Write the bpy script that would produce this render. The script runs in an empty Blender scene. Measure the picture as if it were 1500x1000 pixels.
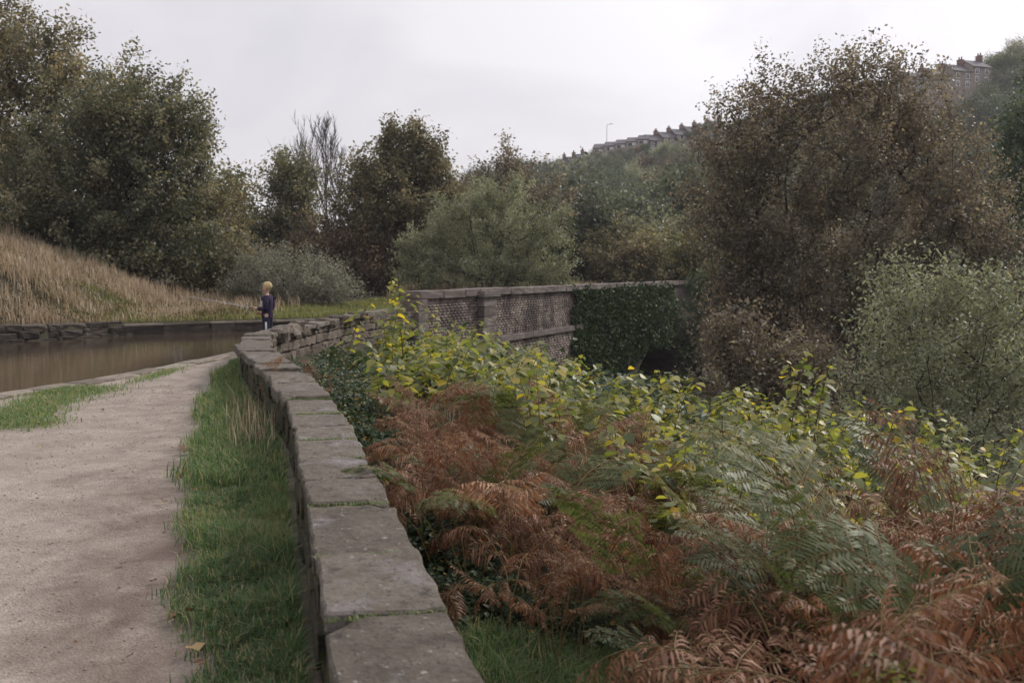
import bpy, bmesh, math, random
import numpy as np
from mathutils import Vector, Matrix, noise as mnoise

# ------------------------------------------------------------------ camera, sky, sun, exposure
SC = bpy.context.scene
COL = SC.collection
EYE = 1.65
TILT = math.radians(4.0)
cam_data = bpy.data.cameras.new('camera')
cam = bpy.data.objects.new('camera', cam_data)
COL.objects.link(cam)
cam.location = (0, 0, EYE)
cam.rotation_euler = (math.radians(90) - TILT, 0, 0)
cam_data.sensor_width = 36
cam_data.lens = 36
cam_data.clip_start = 0.05
cam_data.clip_end = 5000
cam_data.dof.use_dof = True
cam_data.dof.focus_distance = 9.0
cam_data.dof.aperture_fstop = 4.0
SC.camera = cam

SUN_ELEV, SUN_AZ = math.radians(38), math.radians(48)     # azimuth from +Y towards +X
world = bpy.data.worlds.new('World')
SC.world = world
world.use_nodes = True
wn, wl = world.node_tree.nodes, world.node_tree.links
for n in list(wn): wn.remove(n)
w_out = wn.new('ShaderNodeOutputWorld')
w_bg = wn.new('ShaderNodeBackground'); w_bg.inputs['Strength'].default_value = 0.1
sky = wn.new('ShaderNodeTexSky'); sky.sky_type = 'NISHITA'; sky.sun_disc = False
sky.sun_elevation = SUN_ELEV; sky.sun_rotation = SUN_AZ
tc = wn.new('ShaderNodeTexCoord')
mp = wn.new('ShaderNodeMapping'); mp.inputs['Scale'].default_value = (1.0, 1.0, 2.0)
wl.new(tc.outputs['Generated'], mp.inputs['Vector'])
cn = wn.new('ShaderNodeTexNoise'); cn.inputs['Scale'].default_value = 3.4
cn.inputs['Detail'].default_value = 5; cn.inputs['Roughness'].default_value = 0.5; cn.inputs['Distortion'].default_value = 0.5
wl.new(mp.outputs['Vector'], cn.inputs['Vector'])
cr = wn.new('ShaderNodeValToRGB')
cr.color_ramp.elements[0].position = 0.36; cr.color_ramp.elements[0].color = (4.35, 4.17, 4.35, 1)
cr.color_ramp.elements[1].position = 0.62; cr.color_ramp.elements[1].color = (5.35, 5.15, 5.25, 1)
wl.new(cn.outputs['Fac'], cr.inputs['Fac'])
# the cloud sheet is thinner round the veiled sun
sd = Vector((math.sin(SUN_AZ)*math.cos(SUN_ELEV), math.cos(SUN_AZ)*math.cos(SUN_ELEV), math.sin(SUN_ELEV)))
dt = wn.new('ShaderNodeVectorMath'); dt.operation = 'DOT_PRODUCT'
wl.new(tc.outputs['Generated'], dt.inputs[0]); dt.inputs[1].default_value = sd
gr = wn.new('ShaderNodeMapRange'); gr.inputs[1].default_value = 0.55; gr.inputs[2].default_value = 1.0
gr.inputs[3].default_value = 1.0; gr.inputs[4].default_value = 1.45
gr.interpolation_type = 'SMOOTHSTEP'
wl.new(dt.outputs['Value'], gr.inputs[0])
vm = wn.new('ShaderNodeVectorMath'); vm.operation = 'SCALE'
wl.new(cr.outputs['Color'], vm.inputs[0]); wl.new(gr.outputs[0], vm.inputs['Scale'])
mx = wn.new('ShaderNodeMixRGB'); mx.inputs['Fac'].default_value = 0.92
wl.new(sky.outputs['Color'], mx.inputs['Color1']); wl.new(vm.outputs[0], mx.inputs['Color2'])
wl.new(mx.outputs['Color'], w_bg.inputs['Color'])
wl.new(w_bg.outputs[0], w_out.inputs['Surface'])

sun_data = bpy.data.lights.new('sun', 'SUN')
sun_data.energy = 1.5; sun_data.angle = math.radians(12); sun_data.color = (1.0, 0.93, 0.84)
sun = bpy.data.objects.new('sun', sun_data); COL.objects.link(sun)
sun.rotation_euler = (-sd).to_track_quat('-Z', 'Y').to_euler()

SC.view_settings.view_transform = 'Standard'
SC.view_settings.look = 'None'
SC.view_settings.exposure = 0.80
SC.view_settings.gamma = 1.0
SC.view_settings.use_curve_mapping = False
SC.render.engine = 'CYCLES'
SC.cycles.use_denoising = True
SC.cycles.max_bounces = 6
SC.cycles.diffuse_bounces = 4
SC.cycles.glossy_bounces = 2
SC.cycles.transmission_bounces = 3
SC.cycles.transparent_max_bounces = 4
SC.cycles.volume_bounces = 0
SC.cycles.caustics_reflective = False
SC.cycles.caustics_refractive = False

RNG = np.random.default_rng(7)
random.seed(7)
CT, ST = math.cos(TILT), math.sin(TILT)

def at(px, py, Y):
    """World point at depth Y seen in direction (px, py) of the 1500x1000 photograph."""
    u, v = (px - 750) / 1500.0, (500 - py) / 1500.0
    d = np.array([u, CT + v * ST, -ST + v * CT])
    return np.array([0, 0, EYE]) + d * (Y / d[1])

# ------------------------------------------------------------------ helpers
def tag(o, label=None, cat=None, group=None, kind=None):
    if label: o['label'] = label
    if cat: o['category'] = cat
    if group: o['group'] = group
    if kind: o['kind'] = kind
    return o

def link(name, data, parent=None, loc=None, rot=None, scale=None):
    o = bpy.data.objects.new(name, data)
    COL.objects.link(o)
    if parent: o.parent = parent
    if loc is not None: o.location = loc
    if rot is not None: o.rotation_euler = rot
    if scale is not None: o.scale = scale
    return o

def empty(name, loc=(0, 0, 0), rz=0.0):
    o = link(name, None, None, loc)
    o.empty_display_size = 0.1
    o.rotation_euler = (0, 0, rz)
    return o

def np_mesh(name, verts, faces, mat=None, tint=None, smooth=False, mats=None, matidx=None):
    """faces: list of int arrays (n,3) and/or (n,4); tint per vertex."""
    me = bpy.data.meshes.new(name)
    verts = np.asarray(verts, dtype=np.float32)
    if not isinstance(faces, (list, tuple)): faces = [faces]
    faces = [np.asarray(f, dtype=np.int32) for f in faces if len(f)]
    me.vertices.add(len(verts)); me.vertices.foreach_set('co', verts.ravel())
    loops = np.concatenate([f.ravel() for f in faces])
    tot = np.concatenate([np.full(len(f), f.shape[1], np.int32) for f in faces])
    start = np.concatenate([[0], np.cumsum(tot)[:-1]]).astype(np.int32)
    me.loops.add(len(loops)); me.loops.foreach_set('vertex_index', loops)
    me.polygons.add(len(tot)); me.polygons.foreach_set('loop_start', start)
    me.polygons.foreach_set('loop_total', tot)
    if smooth: me.polygons.foreach_set('use_smooth', np.ones(len(tot), bool))
    if matidx is not None: me.polygons.foreach_set('material_index', np.asarray(matidx, np.int32))
    if tint is not None:
        a = me.attributes.new('tint', 'FLOAT', 'POINT')
        a.data.foreach_set('value', np.asarray(tint, np.float32))
    for m in (mats or ([mat] if mat else [])): me.materials.append(m)
    me.update(calc_edges=True)
    return me

def bm_mesh(name, bm, mat=None, smooth=False):
    me = bpy.data.meshes.new(name)
    bm.normal_update(); bm.to_mesh(me); bm.free()
    if smooth: me.polygons.foreach_set('use_smooth', np.ones(len(me.polygons), bool))
    if mat: me.materials.append(mat)
    return me

def smooth01(t):
    t = np.clip(t, 0, 1); return t * t * (3 - 2 * t)

def fbm(x, y, seed=0.0, oct=4):
    """cheap value-like noise from sines, vectorised"""
    r = np.zeros_like(np.asarray(x, float)); a = 1.0; f = 1.0; s = 0
    for k in range(oct):
        r += a * np.sin(f * (x * 1.0 + 1.7 * np.sin(0.7 * f * y + seed + k)) + 2.1 * k + seed) * np.cos(f * (y * 1.1 + 1.3 * np.sin(0.8 * f * x - seed + k)) + 1.3 * k)
        s += a; a *= 0.5; f *= 2.03
    return r / s

# ------------------------------------------------------------------ materials
MATS = {}
def nodes_of(name):
    m = bpy.data.materials.new(name); m.use_nodes = True
    nt = m.node_tree; nt.nodes.clear()
    out = nt.nodes.new('ShaderNodeOutputMaterial')
    MATS[name] = m
    return m, nt.nodes, nt.links, out

def ramp(nd, cols):
    r = nd.new('ShaderNodeValToRGB'); e = r.color_ramp.elements
    while len(e) > 1: e.remove(e[-1])
    for i, (p, c) in enumerate(cols):
        el = e[0] if i == 0 else e.new(p)
        el.position = p; el.color = (c[0], c[1], c[2], 1)
    return r

def leaf_mat(name, cols, trans=0.35, rough=0.55, objw=0.0, spec=0.25, tcol=1.5, warm=(1.15, 1.15, 0.6)):
    """foliage: colour from the per-leaf tint and the per-object random; lets light through"""
    m, nd, lk, out = nodes_of(name)
    a = nd.new('ShaderNodeAttribute'); a.attribute_name = 'tint'
    fac = a.outputs['Fac']
    if objw > 0:
        oi = nd.new('ShaderNodeObjectInfo')
        mm = nd.new('ShaderNodeMix'); mm.data_type = 'FLOAT'; mm.inputs[0].default_value = objw
        lk.new(fac, mm.inputs[2]); lk.new(oi.outputs['Random'], mm.inputs[3])
        fac = mm.outputs[0]
    r = ramp(nd, cols); lk.new(fac, r.inputs['Fac'])
    p = nd.new('ShaderNodeBsdfPrincipled')
    p.inputs['Roughness'].default_value = rough
    p.inputs['Specular IOR Level'].default_value = spec
    lk.new(r.outputs['Color'], p.inputs['Base Color'])
    if trans > 0:
        t = nd.new('ShaderNodeBsdfTranslucent')
        mc = nd.new('ShaderNodeMixRGB'); mc.blend_type = 'MULTIPLY'; mc.inputs['Fac'].default_value = 1
        mc.inputs['Color2'].default_value = (warm[0]*tcol, warm[1]*tcol, warm[2]*tcol, 1)
        lk.new(r.outputs['Color'], mc.inputs['Color1']); lk.new(mc.outputs[0], t.inputs['Color'])
        mi = nd.new('ShaderNodeMixShader'); mi.inputs['Fac'].default_value = trans
        lk.new(p.outputs[0], mi.inputs[1]); lk.new(t.outputs[0], mi.inputs[2])
        lk.new(mi.outputs[0], out.inputs['Surface'])
    else:
        lk.new(p.outputs[0], out.inputs['Surface'])
    return m

def rough_mat(name, cols, scale=3.0, detail=8, rough=0.85, bump=0.4, bscale=25.0, bdist=0.02, spots=None, spec=0.3, coord='Object', objw=0.0, tintw=0.0, nrough=0.6):
    """mineral surface: noise colour, optional patches [(scale, lo, hi, colour)], fine bump"""
    m, nd, lk, out = nodes_of(name)
    tc = nd.new('ShaderNodeTexCoord')
    if coord == 'World':
        g = nd.new('ShaderNodeNewGeometry'); vec = g.outputs['Position']
    else:
        vec = tc.outputs[coord]
    if objw > 0 and coord != 'World':
        oi = nd.new('ShaderNodeObjectInfo')
        ad = nd.new('ShaderNodeVectorMath'); ad.operation = 'ADD'
        sc = nd.new('ShaderNodeMath'); sc.operation = 'MULTIPLY'; sc.inputs[1].default_value = 37.0
        lk.new(oi.outputs['Random'], sc.inputs[0]); lk.new(vec, ad.inputs[0]); lk.new(sc.outputs[0], ad.inputs[1])
        vec = ad.outputs[0]
    n1 = nd.new('ShaderNodeTexNoise'); n1.inputs['Scale'].default_value = scale
    n1.inputs['Detail'].default_value = detail; n1.inputs['Roughness'].default_value = nrough
    lk.new(vec, n1.inputs['Vector'])
    fac = n1.outputs['Fac']
    if objw > 0:
        oi2 = nd.new('ShaderNodeObjectInfo')
        mr = nd.new('ShaderNodeMapRange'); mr.inputs[3].default_value = -objw * 0.5; mr.inputs[4].default_value = objw * 0.5
        lk.new(oi2.outputs['Random'], mr.inputs[0])
        a2 = nd.new('ShaderNodeMath'); a2.operation = 'ADD'
        lk.new(fac, a2.inputs[0]); lk.new(mr.outputs[0], a2.inputs[1]); fac = a2.outputs[0]
    if tintw > 0:
        at_ = nd.new('ShaderNodeAttribute'); at_.attribute_name = 'tint'
        mr = nd.new('ShaderNodeMapRange'); mr.inputs[3].default_value = -tintw * 0.5; mr.inputs[4].default_value = tintw * 0.5
        lk.new(at_.outputs['Fac'], mr.inputs[0])
        a3 = nd.new('ShaderNodeMath'); a3.operation = 'ADD'
        lk.new(fac, a3.inputs[0]); lk.new(mr.outputs[0], a3.inputs[1]); fac = a3.outputs[0]
    r = ramp(nd, cols); lk.new(fac, r.inputs['Fac'])
    col = r.outputs['Color']
    for (s, lo, hi, c) in (spots or []):
        n2 = nd.new('ShaderNodeTexNoise'); n2.inputs['Scale'].default_value = s; n2.inputs['Detail'].default_value = 6
        n2.inputs['Roughness'].default_value = 0.65
        lk.new(vec, n2.inputs['Vector'])
        mr = nd.new('ShaderNodeMapRange'); mr.inputs[1].default_value = lo; mr.inputs[2].default_value = hi
        lk.new(n2.outputs['Fac'], mr.inputs[0])
        mc = nd.new('ShaderNodeMixRGB'); mc.inputs['Color2'].default_value = (c[0], c[1], c[2], 1)
        lk.new(mr.outputs[0], mc.inputs['Fac']); lk.new(col, mc.inputs['Color1']); col = mc.outputs[0]
    p = nd.new('ShaderNodeBsdfPrincipled'); p.inputs['Roughness'].default_value = rough
    p.inputs['Specular IOR Level'].default_value = spec
    lk.new(col, p.inputs['Base Color'])
    nb = nd.new('ShaderNodeTexNoise'); nb.inputs['Scale'].default_value = bscale; nb.inputs['Detail'].default_value = 6
    nb.inputs['Roughness'].default_value = 0.7
    lk.new(vec, nb.inputs['Vector'])
    b = nd.new('ShaderNodeBump'); b.inputs['Strength'].default_value = bump; b.inputs['Distance'].default_value = bdist
    lk.new(nb.outputs['Fac'], b.inputs['Height']); lk.new(b.outputs[0], p.inputs['Normal'])
    lk.new(p.outputs[0], out.inputs['Surface'])
    return m

def plain_mat(name, col, rough=0.7, spec=0.3, metal=0.0, var=0.15, scale=40):
    m, nd, lk, out = nodes_of(name)
    tc = nd.new('ShaderNodeTexCoord')
    n = nd.new('ShaderNodeTexNoise'); n.inputs['Scale'].default_value = scale; n.inputs['Detail'].default_value = 4
    lk.new(tc.outputs['Object'], n.inputs['Vector'])
    lo = [c * (1 - var) for c in col]; hi = [c * (1 + var) for c in col]
    r = ramp(nd, [(0.3, lo), (0.7, hi)]); lk.new(n.outputs['Fac'], r.inputs['Fac'])
    p = nd.new('ShaderNodeBsdfPrincipled'); p.inputs['Roughness'].default_value = rough
    p.inputs['Specular IOR Level'].default_value = spec; p.inputs['Metallic'].default_value = metal
    lk.new(r.outputs['Color'], p.inputs['Base Color']); lk.new(p.outputs[0], out.inputs['Surface'])
    return m

# ---- path: trodden earth and fine gravel
def path_mat():
    m, nd, lk, out = nodes_of('path_gravel')
    g = nd.new('ShaderNodeNewGeometry'); vec = g.outputs['Position']
    def noise(s, d=6, ro=0.6, dist=0.0):
        n = nd.new('ShaderNodeTexNoise'); n.inputs['Scale'].default_value = s; n.inputs['Detail'].default_value = d
        n.inputs['Roughness'].default_value = ro; n.inputs['Distortion'].default_value = dist
        lk.new(vec, n.inputs['Vector']); return n.outputs['Fac']
    r = ramp(nd, [(0.3, (0.215, 0.178, 0.150)), (0.5, (0.285, 0.242, 0.208)), (0.72, (0.355, 0.312, 0.275))])
    lk.new(noise(2.2, 10, 0.68), r.inputs['Fac'])
    vo = nd.new('ShaderNodeTexVoronoi'); vo.inputs['Scale'].default_value = 75; lk.new(vec, vo.inputs['Vector'])
    rs = ramp(nd, [(0.0, (0.55, 0.52, 0.5)), (0.45, (1, 1, 1)), (1.0, (1.5, 1.5, 1.5))])
    lk.new(vo.outputs['Color'], rs.inputs['Fac'])
    mc = nd.new('ShaderNodeMixRGB'); mc.blend_type = 'MULTIPLY'; mc.inputs['Fac'].default_value = 0.5
    lk.new(r.outputs[0], mc.inputs['Color1']); lk.new(rs.outputs[0], mc.inputs['Color2'])
    # damp mud, wanted by the 'tint' attribute (the worn muddy margin) and by noise
    at_ = nd.new('ShaderNodeAttribute'); at_.attribute_name = 'tint'
    mul = nd.new('ShaderNodeMath'); mul.operation = 'MULTIPLY_ADD'; mul.inputs[1].default_value = 0.42
    lk.new(at_.outputs['Fac'], mul.inputs[0]); 
    mpp = nd.new('ShaderNodeMapping'); mpp.inputs['Scale'].default_value = (1.25, 0.95, 1)
    lk.new(vec, mpp.inputs['Vector'])
    nm = nd.new('ShaderNodeTexNoise'); nm.inputs['Scale'].default_value = 2.3; nm.inputs['Detail'].default_value = 8; nm.inputs['Roughness'].default_value = 0.66
    nm.inputs['Distortion'].default_value = 0.6
    lk.new(mpp.outputs[0], nm.inputs['Vector']); lk.new(nm.outputs['Fac'], mul.inputs[2])
    mr = nd.new('ShaderNodeMapRange'); mr.inputs[1].default_value = 0.64; mr.inputs[2].default_value = 1.05
    lk.new(mul.outputs[0], mr.inputs[0])
    mud = nd.new('ShaderNodeMixRGB'); mud.inputs['Color2'].default_value = (0.125, 0.090, 0.074, 1)
    lk.new(mr.outputs[0], mud.inputs['Fac']); lk.new(mc.outputs[0], mud.inputs['Color1'])
    p = nd.new('ShaderNodeBsdfPrincipled'); p.inputs['Roughness'].default_value = 0.8; p.inputs['Specular IOR Level'].default_value = 0.3
    lk.new(mud.outputs[0], p.inputs['Base Color'])
    b1 = nd.new('ShaderNodeBump'); b1.inputs['Strength'].default_value = 0.55; b1.inputs['Distance'].default_value = 0.012
    lk.new(vo.outputs['Distance'], b1.inputs['Height'])
    b2 = nd.new('ShaderNodeBump'); b2.inputs['Strength'].default_value = 0.6; b2.inputs['Distance'].default_value = 0.03
    lk.new(noise(9, 6, 0.65, 0.4), b2.inputs['Height']); lk.new(b1.outputs[0], b2.inputs['Normal'])
    lk.new(b2.outputs[0], p.inputs['Normal']); lk.new(p.outputs[0], out.inputs['Surface'])
    return m

def water_mat():
    m, nd, lk, out = nodes_of('canal_water')
    g = nd.new('ShaderNodeNewGeometry')
    mpp = nd.new('ShaderNodeMapping'); mpp.inputs['Scale'].default_value = (1.0, 1.6, 1)
    lk.new(g.outputs['Position'], mpp.inputs['Vector'])
    n = nd.new('ShaderNodeTexNoise'); n.inputs['Scale'].default_value = 3.5; n.inputs['Detail'].default_value = 4
    lk.new(mpp.outputs[0], n.inputs['Vector'])
    b = nd.new('ShaderNodeBump'); b.inputs['Strength'].default_value = 0.14; b.inputs['Distance'].default_value = 0.03
    lk.new(n.outputs['Fac'], b.inputs['Height'])
    p = nd.new('ShaderNodeBsdfPrincipled')
    p.inputs['Base Color'].default_value = (0.055, 0.042, 0.030, 1)
    p.inputs['Roughness'].default_value = 0.06; p.inputs['IOR'].default_value = 1.33
    lk.new(b.outputs[0], p.inputs['Normal']); lk.new(p.outputs[0], out.inputs['Surface'])
    return m

M_PATH = path_mat()
M_WATER = water_mat()
M_GROUND = rough_mat('earth_and_turf', [(0.3, (0.03, 0.025, 0.017)), (0.5, (0.045, 0.042, 0.022)), (0.7, (0.075, 0.062, 0.037))], scale=1.3, bump=0.8, bscale=9, bdist=0.06, coord='World')
M_SLAB = rough_mat('coping_sandstone', [(0.30, (0.092, 0.077, 0.060)), (0.5, (0.155, 0.133, 0.108)), (0.68, (0.215, 0.189, 0.158))], scale=7, nrough=0.78, bump=1.0, bscale=26, bdist=0.035,
                   spots=[(2.6, 0.56, 0.72, (0.27, 0.25, 0.262)), (6.0, 0.60, 0.72, (0.10, 0.098, 0.05)), (22.0, 0.62, 0.68, (0.36, 0.35, 0.32)), (9.0, 0.56, 0.70, (0.055, 0.046, 0.04)), (38.0, 0.58, 0.66, (0.07, 0.058, 0.05))], objw=0.16)
M_STONE = rough_mat('rubble_sandstone', [(0.3, (0.07, 0.055, 0.045)), (0.5, (0.15, 0.12, 0.098)), (0.7, (0.235, 0.195, 0.165))], scale=5, bump=0.8, bscale=24, bdist=0.02,
                    spots=[(5.0, 0.56, 0.68, (0.075, 0.085, 0.03)), (9.0, 0.58, 0.72, (0.03, 0.025, 0.022))], objw=0.3)
M_MOSSY = rough_mat('mossy_wall_stone', [(0.3, (0.026, 0.021, 0.017)), (0.5, (0.056, 0.045, 0.034)), (0.7, (0.098, 0.079, 0.060))], scale=6, bump=0.9, bscale=24, bdist=0.02,
                    spots=[(5.0, 0.50, 0.60, (0.075, 0.083, 0.019)), (3.0, 0.55, 0.7, (0.026, 0.034, 0.011))], objw=0.3)
M_MORTAR = rough_mat('wall_core', [(0.3, (0.03, 0.025, 0.02)), (0.7, (0.07, 0.06, 0.05))], scale=8, bump=0.8)
M_GRIT = rough_mat('grit', [(0.3, (0.20, 0.165, 0.14)), (0.7, (0.42, 0.37, 0.33))], scale=9, bump=0.3, coord='World')
M_KERB = rough_mat('canal_edge_stone', [(0.3, (0.11, 0.09, 0.075)), (0.5, (0.20, 0.17, 0.14)), (0.7, (0.30, 0.26, 0.215))], scale=5, bump=0.6, bscale=22, bdist=0.02, spots=[(4.0, 0.55, 0.7, (0.09, 0.095, 0.04))], objw=0.3)
M_BANKSTONE = rough_mat('dark_bank_stone', [(0.3, (0.03, 0.025, 0.022)), (0.5, (0.065, 0.054, 0.045)), (0.7, (0.13, 0.108, 0.09))], scale=4, bump=0.8, bscale=16, bdist=0.03, objw=0.3)
M_BRICK = rough_mat('weathered_brick', [(0.2, (0.10, 0.078, 0.07)), (0.45, (0.20, 0.162, 0.142)), (0.75, (0.34, 0.285, 0.25))], scale=1.2, detail=5, bump=0.5, bscale=30, bdist=0.01, coord='World', tintw=0.5,
                    spots=[(0.55, 0.47, 0.62, (0.075, 0.06, 0.058)), (0.9, 0.62, 0.72, (0.34, 0.30, 0.27))])
M_BRICKCORE = rough_mat('brick_mortar', [(0.3, (0.035, 0.030, 0.027)), (0.7, (0.08, 0.067, 0.06))], scale=2, coord='World')
M_PARACOPE = rough_mat('parapet_coping', [(0.3, (0.11, 0.088, 0.078)), (0.5, (0.17, 0.145, 0.132)), (0.7, (0.26, 0.23, 0.215))], scale=2.5, bump=0.5, bscale=18, objw=0.2)
M_BARK = rough_mat('bark', [(0.3, (0.022, 0.017, 0.015)), (0.7, (0.07, 0.055, 0.048))], scale=6, bump=0.8, bscale=20)
M_PALEBARK = rough_mat('pale_bark', [(0.3, (0.06, 0.05, 0.048)), (0.7, (0.15, 0.13, 0.125))], scale=6, bump=0.6, bscale=20)

G = {}
G['verge'] = leaf_mat('verge_grass', [(0.0, (0.050, 0.088, 0.040)), (0.45, (0.105, 0.175, 0.075)), (0.8, (0.20, 0.265, 0.12)), (0.93, (0.34, 0.30, 0.17)), (1.0, (0.42, 0.33, 0.21))], trans=0.35, tcol=1.25, warm=(1.1, 1.15, 0.7))
G['pale'] = leaf_mat('pale_grass', [(0.0, (0.095, 0.115, 0.041)), (0.5, (0.189, 0.203, 0.081)), (1.0, (0.351, 0.297, 0.149))], trans=0.3)
G['dry'] = leaf_mat('dry_grass', [(0.0, (0.127, 0.103, 0.063)), (0.3, (0.287, 0.224, 0.149)), (0.7, (0.483, 0.391, 0.282)), (1.0, (0.644, 0.552, 0.425))], trans=0.25, warm=(1.1, 1.0, 0.85), tcol=1.2)
G['weeds'] = leaf_mat('bank_weeds', [(0.0, (0.045, 0.053, 0.026)), (0.5, (0.128, 0.112, 0.053)), (1.0, (0.255, 0.180, 0.105))], trans=0.25)
G['knot'] = leaf_mat('knotweed_leaf', [(0.0, (0.064, 0.084, 0.042)), (0.3, (0.140, 0.170, 0.073)), (0.6, (0.252, 0.257, 0.088)), (0.82, (0.398, 0.351, 0.088)), (0.93, (0.655, 0.445, 0.070)), (1.0, (0.643, 0.292, 0.070))],
                     trans=0.45, objw=0.75, rough=0.42, spec=0.45, tcol=1.35, warm=(1.1, 1.15, 0.5))
G['kstem'] = leaf_mat('knotweed_stem', [(0.0, (0.10, 0.075, 0.035)), (1.0, (0.19, 0.15, 0.06))], trans=0.0, objw=0.5)
G['bbrown'] = leaf_mat('dead_bracken', [(0.0, (0.06, 0.027, 0.018)), (0.35, (0.18, 0.084, 0.050)), (0.7, (0.32, 0.170, 0.105)), (1.0, (0.54, 0.37, 0.25))], trans=0.25, objw=0.35, rough=0.55, tcol=1.15, warm=(1.1, 0.95, 0.75))
G['bgreen'] = leaf_mat('green_bracken', [(0.0, (0.051, 0.075, 0.032)), (0.5, (0.099, 0.123, 0.052)), (0.85, (0.167, 0.167, 0.072)), (1.0, (0.290, 0.196, 0.087))], trans=0.3, objw=0.5, rough=0.5, spec=0.3, tcol=1.3)
G['bstalk'] = leaf_mat('bracken_stalk', [(0.0, (0.13, 0.085, 0.04)), (1.0, (0.26, 0.20, 0.085))], trans=0.0, objw=0.8)
G['bramble'] = leaf_mat('bramble_leaf', [(0.0, (0.025, 0.047, 0.025)), (0.55, (0.050, 0.082, 0.040)), (0.9, (0.100, 0.126, 0.054)), (0.97, (0.360, 0.180, 0.072)), (1.0, (0.630, 0.468, 0.090))], trans=0.2, rough=0.45, spec=0.35)
G['ivy'] = leaf_mat('ivy_leaf', [(0.0, (0.023, 0.041, 0.025)), (0.6, (0.045, 0.073, 0.039)), (1.0, (0.094, 0.123, 0.062))], trans=0.15, rough=0.6, spec=0.15)
G['litter'] = leaf_mat('fallen_leaf', [(0.0, (0.10, 0.048, 0.025)), (0.5, (0.20, 0.115, 0.065)), (1.0, (0.38, 0.27, 0.13))], trans=0.1, objw=0.9)
def tree_leaf(name, c0, c1, c2, trans=0.38):
    return leaf_mat(name, [(0.0, c0), (0.5, c1), (0.85, c2), (1.0, tuple(min(0.5, v * 1.8) for v in c2))], trans=trans, rough=0.5, spec=0.4, objw=0.12, tcol=1.3, warm=(1.15, 1.1, 0.8))  # brightest stop puts the sparkle of lit leaves into the colour
T = {}
T['dark_olive'] = tree_leaf('leaf_dark_olive', (0.067, 0.080, 0.056), (0.159, 0.168, 0.105), (0.378, 0.315, 0.204))
T['brown_olive'] = tree_leaf('leaf_brown_olive', (0.081, 0.082, 0.052), (0.172, 0.158, 0.096), (0.320, 0.251, 0.148))
T['russet'] = tree_leaf('leaf_russet', (0.065, 0.052, 0.042), (0.14, 0.108, 0.082), (0.26, 0.185, 0.13))
T['purple_brown'] = tree_leaf('leaf_dull_brown', (0.079, 0.070, 0.059), (0.179, 0.153, 0.119), (0.345, 0.276, 0.193))
T['olive'] = tree_leaf('leaf_olive', (0.053, 0.066, 0.031), (0.132, 0.132, 0.058), (0.246, 0.203, 0.088))
T['willow'] = tree_leaf('leaf_willow', (0.131, 0.149, 0.102), (0.248, 0.269, 0.183), (0.422, 0.437, 0.306))
T['grey_willow'] = tree_leaf('leaf_grey_willow', (0.108, 0.114, 0.102), (0.204, 0.210, 0.174), (0.360, 0.354, 0.294))
T['green'] = tree_leaf('leaf_green', (0.047, 0.069, 0.038), (0.095, 0.125, 0.066), (0.173, 0.202, 0.100))
T['deep_green'] = tree_leaf('leaf_deep_green', (0.028, 0.050, 0.032), (0.065, 0.097, 0.058), (0.127, 0.154, 0.086))
T['bluegreen'] = tree_leaf('leaf_bluish_green', (0.042, 0.055, 0.043), (0.085, 0.10, 0.076), (0.15, 0.165, 0.12))

# ------------------------------------------------------------------ the lie of the land
def catmull(pts, n=12):
    P = [np.array(p, float) for p in pts]
    P = [2 * P[0] - P[1]] + P + [2 * P[-1] - P[-2]]
    out = []
    for i in range(1, len(P) - 2):
        for k in range(n):
            t = k / n
            out.append(0.5 * ((2 * P[i]) + (-P[i-1] + P[i+1]) * t + (2*P[i-1] - 5*P[i] + 4*P[i+1] - P[i+2]) * t*t + (-P[i-1] + 3*P[i] - 3*P[i+1] + P[i+2]) * t**3))
    out.append(P[-2]); return np.array(out)

WALL = catmull([(0.95, -2.2), (0.42, 0), (-0.29, 2.85), (-1.05, 6.0), (-1.74, 8.85), (-2.36, 10.8), (-3.45, 14), (-4.3, 17), (-4.62, 19.5), (-4.55, 22), (-4.2, 26), (-3.55, 29.6), (-2.98, 31.2)])
PDIR = np.array([0.393, 0.9195]); PNRM = np.array([0.9195, -0.393])     # parapet direction, outward (valley) normal
P0 = np.array([-3.3, 30.0])
def para(s, off=0.0): return P0 + PDIR * s + PNRM * off
NEAR_EDGE = catmull([(-16, -8), (-10.8, 4), (-8.6, 9), (-6.75, 13.3), (-5.95, 17), (-5.5, 20), (-5.42, 22.5), (-5.25, 26.0), tuple(para(0.6, -1.55)), tuple(para(12, -1.5)), tuple(para(24, -1.5)), tuple(para(44, -1.5))])
FAR_EDGE = catmull([(-40, 10), (-24, 20.5), (-17.5, 24.6), (-13.6, 27.3), (-11.3, 30.4), (-8.9, 32.3), (-6.4, 34.0), tuple(para(6.5, -4.6)), tuple(para(24, -4.6)), tuple(para(44, -4.6))])
WATER_Z = -0.28
FULLWALL = np.vstack([WALL, [para(s) for s in (2.2, 12, 24, 44, 70)]])

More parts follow.
